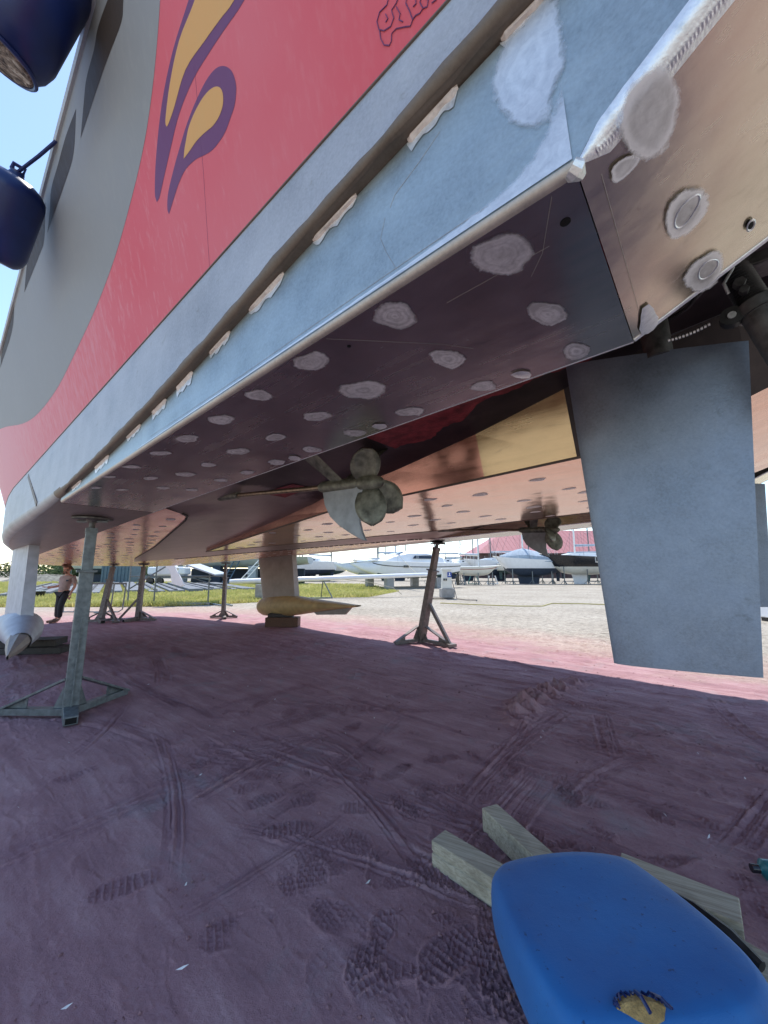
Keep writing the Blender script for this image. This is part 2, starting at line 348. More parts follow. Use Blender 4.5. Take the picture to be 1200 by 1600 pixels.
# ------------------------------------------------------------------ mesh building
class MB:
    def __init__(s): s.v = []; s.f = []
    def add(s, vs, fs):
        o = len(s.v); s.v += [tuple(map(float, x)) for x in vs]; s.f += [tuple(i + o for i in f) for f in fs]; return s
    def hexa(s, p):   # 8 points: bottom 4 then top 4
        return s.add(p, [(3, 2, 1, 0), (4, 5, 6, 7), (0, 1, 5, 4), (1, 2, 6, 5), (2, 3, 7, 6), (3, 0, 4, 7)])
    def box(s, c, d, rz=0.0):
        c = np.array(c, float); hx, hy, hz = d[0] / 2, d[1] / 2, d[2] / 2
        ca, sa = math.cos(rz), math.sin(rz)
        p = []
        for z in (-hz, hz):
            for x, y in ((-hx, -hy), (hx, -hy), (hx, hy), (-hx, hy)):
                p.append(c + [x * ca - y * sa, x * sa + y * ca, z])
        return s.hexa(p)
    def bar(s, p, q, wx, wy=None, up=(0, 0, 1), wx2=None, wy2=None):
        p = np.array(p, float); q = np.array(q, float); wy = wx if wy is None else wy
        wx2 = wx if wx2 is None else wx2; wy2 = wy if wy2 is None else wy2
        d = (q - p) / np.linalg.norm(q - p); up = np.array(up, float)
        if abs(np.dot(d, up)) > 0.97: up = np.array([1.0, 0, 0])
        x = np.cross(d, up); x /= np.linalg.norm(x); y = np.cross(x, d)
        P = []
        for o, a, b in ((p, wx, wy), (q, wx2, wy2)):
            for i, j in ((-1, -1), (1, -1), (1, 1), (-1, 1)): P.append(o + x * i * a / 2 + y * j * b / 2)
        return s.hexa(P)
    def tube(s, pts, r, n=8, caps=True):
        pts = [np.array(p, float) for p in pts]; m = len(pts)
        rs = [r] * m if isinstance(r, (int, float)) else list(r)
        o = len(s.v); ref = None
        for i, p in enumerate(pts):
            d = pts[min(i + 1, m - 1)] - pts[max(i - 1, 0)]; d = d / (np.linalg.norm(d) + 1e-9)
            if ref is None: ref = np.array([0, 0, 1.0]) if abs(d[2]) < 0.9 else np.array([1.0, 0, 0])
            x = np.cross(d, ref); x /= np.linalg.norm(x) + 1e-9; y = np.cross(x, d); ref = y
            for k in range(n):
                t = 2 * math.pi * k / n; s.v.append(tuple(p + rs[i] * (x * math.cos(t) + y * math.sin(t))))
        for i in range(m - 1):
            for k in range(n):
                s.f.append((o + i * n + k, o + i * n + (k + 1) % n, o + (i + 1) * n + (k + 1) % n, o + (i + 1) * n + k))
        if caps:
            s.f.append(tuple(o + k for k in reversed(range(n)))); s.f.append(tuple(o + (m - 1) * n + k for k in range(n)))
        return s
    def grid(s, rows):   # rows of equal-length point lists
        o = len(s.v); n = len(rows[0])
        for r in rows: s.v += [tuple(map(float, p)) for p in r]
        for i in range(len(rows) - 1):
            for k in range(n - 1): s.f.append((o + i * n + k, o + i * n + k + 1, o + (i + 1) * n + k + 1, o + (i + 1) * n + k))
        return s
    def prism(s, poly, off):   # poly: list of 3d points, extruded by off
        n = len(poly); off = np.array(off, float)
        P = [np.array(p, float) for p in poly]; P += [p + off for p in P]
        f = [tuple(range(n)), tuple(reversed(range(n, 2 * n)))]
        for i in range(n): f.append((i, (i + 1) % n, n + (i + 1) % n, n + i))
        return s.add(P, f)
    def build(s, name, mat, parent=None, loc=None, smooth=False, bevel=0, tri=False, sharp=30, subd=0, weld=False):
        P = np.array(s.v, float).reshape(-1, 3)
        if parent is not None: o0 = np.array(parent['_w'])
        elif loc is not None: o0 = np.array(loc, float)
        else:
            o0 = np.array([P[:, 0].mean(), P[:, 1].mean(), P[:, 2].min()])
        me = bpy.data.meshes.new(name)
        me.from_pydata([tuple(p) for p in P - o0], [], s.f)
        bm = bmesh.new(); bm.from_mesh(me)
        if weld: bmesh.ops.remove_doubles(bm, verts=bm.verts, dist=1e-4)
        bmesh.ops.recalc_face_normals(bm, faces=bm.faces)
        if tri:
            bmesh.ops.triangulate(bm, faces=[f for f in bm.faces if len(f.verts) > 4], ngon_method='EAR_CLIP')
        bm.to_mesh(me); bm.free()
        me.materials.append(MATS[mat] if isinstance(mat, str) else mat)
        ob = bpy.data.objects.new(name, me); COL.objects.link(ob)
        if parent is not None: ob.parent = parent; ob['_w'] = list(o0)
        else: ob.location = o0; ob['_w'] = list(o0)
        if bevel:
            md = ob.modifiers.new('bevel', 'BEVEL'); md.width = bevel; md.segments = 2; md.limit_method = 'ANGLE'; md.angle_limit = R(35)
        if subd:
            md = ob.modifiers.new('sub', 'SUBSURF'); md.levels = subd; md.render_levels = subd
        if smooth:
            me.polygons.foreach_set('use_smooth', [True] * len(me.polygons))
            if sharp < 180 and not subd:
                me.set_sharp_from_angle(angle=R(sharp))
        return ob
def tag(o, label=None, cat=None, group=None, kind=None):
    if label: o['label'] = label
    if cat: o['category'] = cat
    if group: o['group'] = group
    if kind: o['kind'] = kind
    return o
def thing(name, label, cat, loc, group=None):
    o = bpy.data.objects.new(name, None); COL.objects.link(o); o.location = tuple(map(float, loc)); o['_w'] = [float(x) for x in loc]
    o.empty_display_size = 0.2
    return tag(o, label, cat, group)
def copy_tree(o, parent=None):
    c = o.copy(); COL.objects.link(c)
    if parent is not None: c.parent = parent
    for ch in [x for x in COL.objects if x.parent == o]: copy_tree(ch, c)
    return c
def sstep(x, a, b):
    t = np.clip((x - a) / (b - a), 0, 1); return t * t * (3 - 2 * t)
DATA = json.loads('''{"decals":{"grey":[[1.368,2.836],[1.467,2.685],[1.533,2.589],[1.617,2.501],[1.753,2.384],[1.927,2.272],[2.166,2.171],[2.569,2.046],[3.052,1.959],[3.625,1.9],[4.352,1.844],[5.209,1.865],[6.021,1.976],[7.386,2.28],[10.254,3.067],[17.194,5.171]],"tooth1":[[1.698,2.935],[1.822,2.851],[1.884,2.806],[2.065,2.809],[2.233,2.811],[2.659,2.798],[2.5,2.889],[2.397,2.941],[2.227,2.959],[2.145,2.985],[2.052,2.987],[1.93,2.979],[1.79,2.995]],"tooth2":[[2.621,2.947],[2.811,2.818],[3.041,2.796],[3.645,2.792],[3.471,2.861],[3.346,2.93],[3.103,2.946],[2.867,2.961]],"tooth3":[[3.525,2.949],[3.753,2.803],[3.974,2.792],[4.644,2.816],[4.476,2.884],[4.314,2.929],[4.06,2.959],[3.791,2.954]],"tooth4":[[5.063,2.934],[5.475,2.791],[6.441,2.768],[6.051,2.883],[5.588,2.94]],"flame1":[[1.163,2.461],[1.339,2.414],[1.525,2.369],[1.699,2.282],[1.854,2.148],[1.944,2.032],[1.948,1.984],[1.912,1.987],[1.854,2.016],[1.709,2.09],[1.583,2.147],[1.427,2.172],[1.271,2.162],[1.162,2.149],[1.029,2.133],[0.847,2.15]],"flame1in":[[1.139,2.426],[1.3,2.378],[1.464,2.358],[1.598,2.292],[1.697,2.211],[1.707,2.181],[1.688,2.176],[1.614,2.192],[1.465,2.24],[1.298,2.217],[1.176,2.195],[1.078,2.177],[0.897,2.189]],"flame2":[[1.861,1.872],[1.862,1.904],[1.82,1.954],[1.717,2.007],[1.637,2.04],[1.56,2.069],[1.484,2.088],[1.418,2.098],[1.357,2.102],[1.303,2.097],[1.26,2.084],[1.222,2.06],[1.192,2.028],[1.175,1.994],[1.171,1.955],[1.181,1.928],[1.206,1.899],[1.247,1.881],[1.3,1.863],[1.362,1.862],[1.415,1.87],[1.466,1.888],[1.542,1.919],[1.632,1.937],[1.707,1.928],[1.776,1.905]],"flame2in":[[1.626,1.98],[1.606,2.004],[1.577,2.026],[1.536,2.052],[1.484,2.065],[1.432,2.069],[1.383,2.067],[1.337,2.057],[1.298,2.04],[1.271,2.018],[1.259,1.994],[1.261,1.971],[1.274,1.95],[1.299,1.938],[1.328,1.934],[1.368,1.937],[1.406,1.948],[1.458,1.962],[1.509,1.971],[1.562,1.974]]},"lion":[[[0.476,1.641],[0.487,1.627],[0.514,1.631],[0.528,1.618],[0.527,1.596],[0.512,1.579],[0.489,1.571],[0.475,1.581],[0.477,1.603],[0.459,1.606],[0.447,1.615]],[[0.525,1.593],[0.527,1.571],[0.521,1.548],[0.505,1.533],[0.496,1.537],[0.491,1.553],[0.474,1.552],[0.448,1.534],[0.432,1.522],[0.422,1.53],[0.426,1.557],[0.432,1.582],[0.425,1.593]],[[0.497,1.611],[0.493,1.595],[0.502,1.593]],[[0.461,1.598],[0.454,1.574],[0.461,1.564],[0.451,1.55]],[[0.422,1.53],[0.412,1.532],[0.399,1.526],[0.388,1.529],[0.393,1.549],[0.386,1.557]],[[0.388,1.529],[0.376,1.522],[0.37,1.532],[0.374,1.547]],[[0.414,1.556],[0.404,1.555],[0.402,1.57]],[[0.362,1.519],[0.349,1.515],[0.349,1.525]]],"spots":[[[0.2437,0.9238],[0.2647,0.9356],[0.2841,0.9533],[0.3162,0.9519],[0.3444,0.9183],[0.3688,0.8831],[0.3776,0.8432],[0.3649,0.8152],[0.3464,0.7978],[0.3189,0.8033],[0.2939,0.8109],[0.2615,0.8217],[0.2391,0.858],[0.235,0.8955]],[[0.6044,0.9124],[0.6183,0.9361],[0.647,0.9427],[0.679,0.9322],[0.6965,0.9011],[0.7068,0.8742],[0.715,0.8456],[0.6999,0.8252],[0.6811,0.8109],[0.6563,0.8036],[0.6287,0.8149],[0.6037,0.8343],[0.5958,0.8637],[0.6045,0.8866]],[[0.2378,1.2345],[0.25,1.2579],[0.2713,1.2619],[0.2938,1.2634],[0.3143,1.2394],[0.3221,1.2073],[0.3305,1.1794],[0.3302,1.1503],[0.3214,1.1238],[0.3018,1.1116],[0.2791,1.1324],[0.2634,1.153],[0.2472,1.1735],[0.2399,1.2025]],[[0.2332,1.5127],[0.2428,1.5306],[0.2571,1.5397],[0.2748,1.5385],[0.2975,1.5326],[0.3122,1.5007],[0.3096,1.4689],[0.3063,1.4451],[0.2972,1.4284],[0.2848,1.415],[0.2664,1.4119],[0.2494,1.4344],[0.2363,1.4591],[0.227,1.4882]],[[0.6026,1.2384],[0.6226,1.2552],[0.646,1.2693],[0.6752,1.2657],[0.6909,1.2332],[0.6989,1.2054],[0.7024,1.178],[0.6977,1.1501],[0.6848,1.1212],[0.6566,1.1204],[0.6338,1.1393],[0.6139,1.155],[0.6026,1.1805],[0.5987,1.2087]],[[0.9771,1.219],[1.014,1.2341],[1.0535,1.2473],[1.0934,1.2243],[1.1174,1.1893],[1.1432,1.1551],[1.1469,1.1126],[1.1329,1.0716],[1.0945,1.0519],[1.0508,1.0723],[1.0186,1.0867],[0.984,1.1054],[0.9637,1.1415],[0.9547,1.1846]],[[0.9975,0.9007],[1.0236,0.9077],[1.0511,0.9164],[1.0838,0.9083],[1.1032,0.8826],[1.1218,0.8562],[1.1203,0.8265],[1.0966,0.8086],[1.07,0.8001],[1.0421,0.807],[1.0157,0.8131],[0.9822,0.8254],[0.9713,0.855],[0.9799,0.8816]],[[0.6068,1.5219],[0.6188,1.5417],[0.6402,1.5382],[0.6586,1.531],[0.676,1.5176],[0.6903,1.496],[0.702,1.4666],[0.6906,1.443],[0.6701,1.4377],[0.6542,1.4321],[0.6363,1.4368],[0.618,1.4487],[0.6026,1.4708],[0.6032,1.4975]],[[1.3756,0.9056],[1.394,0.9169],[1.4222,0.9236],[1.4517,0.9059],[1.4637,0.8807],[1.4752,0.8599],[1.4731,0.84],[1.4608,0.8248],[1.4409,0.8144],[1.4133,0.8203],[1.386,0.83],[1.362,0.8488],[1.3623,0.872],[1.3675,0.8894]],[[1.7281,0.9239],[1.7566,0.9223],[1.7834,0.9293],[1.82,0.9209],[1.843,0.8947],[1.8524,0.8675],[1.8388,0.8475],[1.8208,0.8342],[1.7989,0.8225],[1.7677,0.8312],[1.7394,0.8442],[1.7097,0.8625],[1.6997,0.889],[1.7048,0.9124]],[[1.3489,1.237],[1.3813,1.2359],[1.4064,1.2356],[1.4355,1.2326],[1.4575,1.2114],[1.4727,1.1849],[1.4691,1.1575],[1.4503,1.1392],[1.4284,1.1243],[1.3989,1.1313],[1.3771,1.1477],[1.3525,1.1609],[1.3358,1.1852],[1.3325,1.2142]],[[0.9834,1.5165],[1.0001,1.5302],[1.0235,1.5356],[1.0484,1.5171],[1.0717,1.4992],[1.0937,1.4725],[1.0971,1.4414],[1.0877,1.4163],[1.0615,1.4134],[1.0377,1.4216],[1.0142,1.4212],[0.9885,1.4389],[0.9729,1.468],[0.9682,1.4981]],[[1.37,1.5234],[1.3992,1.5284],[1.4242,1.5263],[1.4502,1.5233],[1.4675,1.5025],[1.4787,1.4785],[1.4802,1.4515],[1.4655,1.4297],[1.4453,1.4114],[1.417,1.4148],[1.3978,1.4346],[1.3788,1.4475],[1.3634,1.4686],[1.3593,1.4964]],[[1.7467,1.2476],[1.7727,1.2533],[1.7986,1.2536],[1.8205,1.2413],[1.8435,1.228],[1.8639,1.2052],[1.8507,1.1813],[1.8274,1.1681],[1.8038,1.1623],[1.7802,1.1642],[1.7527,1.1658],[1.7315,1.1831],[1.7295,1.2067],[1.7297,1.2298]],[[2.1154,0.9115],[2.1348,0.9229],[2.1664,0.927],[2.1983,0.9109],[2.2224,0.8885],[2.224,0.864],[2.2138,0.8452],[2.2001,0.8279],[2.1697,0.8279],[2.1411,0.8334],[2.1083,0.8405],[2.0847,0.8619],[2.0753,0.8868],[2.0881,0.9061]],[[2.0992,1.2339],[2.1339,1.2356],[2.1661,1.239],[2.1979,1.2276],[2.213,1.2036],[2.2287,1.1793],[2.225,1.1518],[2.2016,1.131],[2.1682,1.1215],[2.1357,1.1359],[2.1121,1.1487],[2.0812,1.1612],[2.0686,1.1872],[2.0738,1.2149]],[[2.4608,0.9215],[2.4907,0.9172],[2.518,0.9035],[2.5455,0.894],[2.568,0.8734],[2.5761,0.8516],[2.5793,0.8301],[2.5624,0.8191],[2.5379,0.8167],[2.5086,0.8255],[2.4876,0.8469],[2.4683,0.8637],[2.4468,0.8859],[2.4463,0.9073]],[[1.76,1.5234],[1.78,1.5399],[1.8088,1.5386],[1.8324,1.5227],[1.855,1.5065],[1.8603,1.4816],[1.8504,1.4612],[1.8423,1.4411],[1.8224,1.4279],[1.7955,1.4229],[1.7674,1.4333],[1.7584,1.4602],[1.7542,1.4809],[1.7491,1.5033]],[[2.131,1.5185],[2.1539,1.5254],[2.1805,1.5339],[2.2115,1.5248],[2.2383,1.5039],[2.2407,1.4747],[2.2221,1.4551],[2.2121,1.4357],[2.1905,1.4225],[2.1617,1.4244],[2.1323,1.4332],[2.1138,1.4558],[2.1048,1.4807],[2.1057,1.5066]],[[2.4981,1.2257],[2.5268,1.2327],[2.5558,1.2243],[2.5802,1.2137],[2.5928,1.1957],[2.5995,1.1771],[2.5959,1.1578],[2.575,1.1468],[2.5533,1.1356],[2.5232,1.1342],[2.5016,1.1511],[2.4901,1.169],[2.4891,1.1865],[2.4918,1.2036]],[[2.8257,1.2303],[2.8603,1.2331],[2.8948,1.2284],[2.9294,1.2157],[2.9402,1.1892],[2.9428,1.1672],[2.9438,1.1441],[2.9261,1.1254],[2.8963,1.1124],[2.8588,1.123],[2.8376,1.147],[2.8168,1.1644],[2.8046,1.1869],[2.8092,1.2097]],[[2.4934,1.5029],[2.5128,1.5103],[2.5373,1.5147],[2.5653,1.5065],[2.5902,1.488],[2.5887,1.4627],[2.5755,1.4453],[2.5657,1.4277],[2.5426,1.4214],[2.5172,1.4234],[2.4911,1.4318],[2.4742,1.4512],[2.4618,1.4734],[2.4677,1.4956]],[[2.8978,0.8785],[2.9107,0.8906],[2.9395,0.8856],[2.9651,0.8639],[2.9822,0.8429],[2.9858,0.8248],[2.9858,0.8091],[2.98,0.7938],[2.9555,0.7962],[2.9301,0.8038],[2.9021,0.8168],[2.8853,0.8388],[2.8789,0.8581],[2.8846,0.8716]],[[2.8233,1.4719],[2.839,1.4855],[2.8675,1.4905],[2.895,1.4725],[2.9124,1.4499],[2.9132,1.4278],[2.9064,1.4106],[2.8994,1.3914],[2.8747,1.3871],[2.848,1.3927],[2.8194,1.4014],[2.8012,1.4231],[2.7957,1.4459],[2.8036,1.4642]],[[3.1191,1.0771],[3.1444,1.0748],[3.1688,1.0737],[3.1953,1.0629],[3.2217,1.0452],[3.2287,1.022],[3.2076,1.0098],[3.1919,1.0004],[3.1711,0.9947],[3.1449,1.0001],[3.1175,1.0106],[3.101,1.0302],[3.0952,1.0502],[3.0951,1.0705]],[[3.2869,0.8481],[3.3049,0.8538],[3.3299,0.8463],[3.3487,0.8308],[3.3615,0.8158],[3.3638,0.8018],[3.3674,0.7861],[3.3601,0.7712],[3.3337,0.7752],[3.3106,0.7853],[3.2919,0.7975],[3.2797,0.8118],[3.267,0.828],[3.2705,0.8422]],[[3.3626,1.2596],[3.3841,1.2632],[3.4105,1.2603],[3.443,1.2506],[3.4585,1.2257],[3.4543,1.2057],[3.451,1.1894],[3.4379,1.1783],[3.4188,1.1695],[3.39,1.173],[3.3668,1.1929],[3.3479,1.212],[3.3381,1.2334],[3.3493,1.2482]],[[3.2773,1.4526],[3.2964,1.4619],[3.3255,1.4663],[3.351,1.4467],[3.3608,1.4242],[3.3669,1.4049],[3.361,1.3885],[3.3514,1.3721],[3.3286,1.3649],[3.3014,1.3744],[3.275,1.3847],[3.256,1.4043],[3.2575,1.4248],[3.2628,1.4414]],[[3.6512,1.0465],[3.6746,1.0463],[3.6982,1.0315],[3.7167,1.0198],[3.7312,1.0051],[3.7407,0.9886],[3.7427,0.9715],[3.7253,0.9661],[3.7058,0.9653],[3.683,0.9695],[3.6648,0.9858],[3.6531,1.0011],[3.6455,1.0165],[3.646,1.0308]],[[3.7216,0.8719],[3.7413,0.8695],[3.7608,0.8657],[3.7796,0.8553],[3.7958,0.8415],[3.8074,0.8243],[3.7941,0.8147],[3.7759,0.8132],[3.7608,0.811],[3.7418,0.8148],[3.7197,0.8228],[3.704,0.8382],[3.7065,0.8523],[3.7095,0.8644]]],"holes":[[0.8731,0.8842,0.007],[0.1498,0.8865,0.012],[1.2556,1.4964,0.008],[2.0085,1.505,0.01],[0.4842,1.4998,0.012]],"bolts":[[[0.455,1.5272],[0.4703,1.5484],[0.4953,1.5292],[0.5116,1.5031],[0.5199,1.4664],[0.4955,1.4605],[0.4731,1.4701],[0.4539,1.4962]],[[1.2276,1.5237],[1.2563,1.5378],[1.2841,1.5295],[1.2914,1.5004],[1.2874,1.4654],[1.255,1.4552],[1.2331,1.4702],[1.2121,1.4915]],[[1.9764,1.5375],[2.019,1.5529],[2.0495,1.536],[2.0582,1.5069],[2.0375,1.4756],[1.9979,1.457],[1.9671,1.4738],[1.965,1.5034]]],"gold_spots":[[[-0.0748,0.8788,0.9071],[-0.066,0.9017,0.903],[-0.0526,0.9169,0.8967],[-0.0352,0.9173,0.8885],[-0.0175,0.9013,0.8802],[-0.0027,0.8751,0.8733],[0.0087,0.8437,0.8679],[0.0154,0.8088,0.8648],[0.0148,0.7749,0.865],[0.0063,0.7502,0.869],[-0.0068,0.7384,0.8752],[-0.0205,0.7357,0.8816],[-0.0341,0.7368,0.888],[-0.0488,0.7428,0.8949],[-0.0641,0.7593,0.9021],[-0.0762,0.7874,0.9078],[-0.0816,0.8209,0.9103],[-0.0802,0.8521,0.9097]],[[-0.1035,1.2281,0.9207],[-0.0885,1.2364,0.9136],[-0.0718,1.2362,0.9057],[-0.0551,1.2245,0.8979],[-0.0424,1.2021,0.8919],[-0.0357,1.1753,0.8888],[-0.0333,1.149,0.8877],[-0.0338,1.1233,0.8879],[-0.0385,1.0987,0.8901],[-0.0494,1.0808,0.8952],[-0.065,1.0758,0.9025],[-0.0807,1.0836,0.9099],[-0.0939,1.0983,0.9161],[-0.105,1.1151,0.9213],[-0.1151,1.1352,0.9261],[-0.1223,1.1607,0.9295],[-0.1228,1.1885,0.9297],[-0.1158,1.2123,0.9264]],[[-0.1431,1.572,0.9393],[-0.1259,1.5804,0.9312],[-0.1071,1.5697,0.9224],[-0.0918,1.5464,0.9151],[-0.0803,1.5198,0.9097],[-0.0706,1.4916,0.9052],[-0.0638,1.4591,0.902],[-0.0644,1.4254,0.9023],[-0.0739,1.4001,0.9067],[-0.0888,1.3886,0.9138],[-0.1048,1.3884,0.9213],[-0.1202,1.3946,0.9285],[-0.1353,1.4071,0.9356],[-0.1488,1.4283,0.9419],[-0.158,1.4572,0.9462],[-0.1615,1.4888,0.9479],[-0.1602,1.5197,0.9473],[-0.1546,1.5488,0.9447]]],"gold_in":[[[-0.0541,0.8507,0.8974],[-0.0476,0.8653,0.8944],[-0.0393,0.8755,0.8905],[-0.0301,0.8778,0.8861],[-0.022,0.8709,0.8823],[-0.0162,0.858,0.8796],[-0.0124,0.8428,0.8778],[-0.01,0.8255,0.8767],[-0.0104,0.8058,0.8769],[-0.015,0.7874,0.8791],[-0.023,0.7755,0.8828],[-0.0316,0.7719,0.8868],[-0.0393,0.7733,0.8905],[-0.0463,0.777,0.8938],[-0.0531,0.7839,0.897],[-0.0584,0.7966,0.8995],[-0.0605,0.8144,0.9004],[-0.0587,0.8334,0.8996]],[[-0.0909,1.1853,0.9147],[-0.0821,1.193,0.9106],[-0.0717,1.1973,0.9057],[-0.0615,1.1947,0.9009],[-0.0541,1.1851,0.8974],[-0.0505,1.1719,0.8958],[-0.0501,1.1575,0.8956],[-0.0526,1.1431,0.8967],[-0.0585,1.1302,0.8995],[-0.0672,1.1212,0.9036],[-0.0768,1.1174,0.9081],[-0.0859,1.1173,0.9124],[-0.0946,1.1195,0.9165],[-0.103,1.1251,0.9204],[-0.1089,1.1359,0.9232],[-0.1099,1.1505,0.9236],[-0.1056,1.1649,0.9217],[-0.0986,1.1762,0.9184]],[[-0.1346,1.513,0.9353],[-0.1253,1.5152,0.9309],[-0.1156,1.5132,0.9263],[-0.1065,1.5054,0.9221],[-0.1,1.4926,0.919],[-0.0968,1.4777,0.9175],[-0.0961,1.4628,0.9171],[-0.0974,1.4481,0.9178],[-0.1018,1.4346,0.9199],[-0.1099,1.4263,0.9237],[-0.1199,1.4259,0.9283],[-0.129,1.4322,0.9326],[-0.1363,1.4412,0.9361],[-0.1428,1.4512,0.9391],[-0.1485,1.4638,0.9418],[-0.1514,1.4794,0.9432],[-0.1495,1.495,0.9423],[-0.1432,1.5066,0.9393]]],"gold_hole":[[-0.2342,1.4438,0.9821],[-0.2282,1.4505,0.9792],[-0.2209,1.4465,0.9758],[-0.2153,1.4331,0.9732],[-0.2136,1.416,0.9724],[-0.2163,1.4017,0.9736],[-0.2222,1.3955,0.9764],[-0.2292,1.3995,0.9797],[-0.2347,1.4122,0.9823],[-0.2366,1.4291,0.9832]],"gold_tail":[[0.0164,0.9008,0.8643],[0.0295,0.8995,0.8581],[0.0436,0.8921,0.8515],[0.0518,0.8805,0.8477],[0.0518,0.8706,0.8476],[0.0491,0.8641,0.8489],[0.0488,0.8575,0.8491],[0.0485,0.8491,0.8492],[0.0423,0.8428,0.8521],[0.0299,0.8435,0.8579],[0.0168,0.8506,0.8641],[0.007,0.8596,0.8687],[-0.0007,0.8681,0.8723],[-0.0074,0.8769,0.8755],[-0.0108,0.886,0.8771],[-0.0083,0.8931,0.8759],[-0.0013,0.8968,0.8726],[0.0069,0.899,0.8688]],"goldcorner":[[0.1358,0.7664,0.8082],[0.0554,1.5491,0.846],[-0.2825,1.6215,1.0048],[-0.0878,0.6827,0.9133],[-0.213,0.8304,0.9721]],"corner_patch":[[0.0232,1.5661,0.8611],[0.039,1.5806,0.8537],[0.0556,1.5781,0.8458],[0.0719,1.5571,0.8382],[0.0755,1.5108,0.8365],[0.0673,1.4765,0.8404],[0.0627,1.4458,0.8425],[0.0531,1.4069,0.8471],[0.0349,1.4095,0.8556],[0.0259,1.4524,0.8598],[0.0234,1.4876,0.861],[0.0182,1.5244,0.8634]]}''')
# ------------------------------------------------------------------ ground (one sheet to the horizon, relief near the boat)
LAT = [rng.rand(256, 256) for _ in range(3)]
def vnoise(x, y, k=0):
    xi = np.floor(x).astype(int); yi = np.floor(y).astype(int); fx = x - xi; fy = y - yi
    fx = fx * fx * (3 - 2 * fx); fy = fy * fy * (3 - 2 * fy); T = LAT[k]
    a = T[xi & 255, yi & 255]; b = T[(xi + 1) & 255, yi & 255]; c = T[xi & 255, (yi + 1) & 255]; d = T[(xi + 1) & 255, (yi + 1) & 255]
    return (a * (1 - fx) + b * fx) * (1 - fy) + (c * (1 - fx) + d * fx) * fy - 0.5
def fbm(x, y, o=4, k=0):
    s = 0; a = 1.0
    for i in range(o): s = s + a * vnoise(x + 17.3 * i, y - 9.1 * i, (k + i) % 3); x = x * 2.03; y = y * 2.03; a *= 0.5
    return s
PRINTS = [(-0.38, 2.49), (-0.19, 1.89), (0.28, 1.89), (-0.66, 2.01), (0.11, 3.38), (1.6, 2.78), (1.7, 3.65), (0.52, 3.0),
          (-1.55, 3.5), (-2.45, 3.3), (-0.59, 2.67), (0.49, 1.92), (2.37, 3.05), (1.65, 2.45), (-0.28, 4.3), (-1.32, 2.24), (1.35, 3.2)]
def ridged(x, y, o=4, k=0):
    s = 0; am = 1.0
    for i in range(o): s = s + am * (1 - np.abs(2.6 * vnoise(x + 11.7 * i, y + 5.3 * i, (k + i) % 3))) ** 2; x = x * 2.1; y = y * 2.1; am *= 0.5
    return s - 0.9
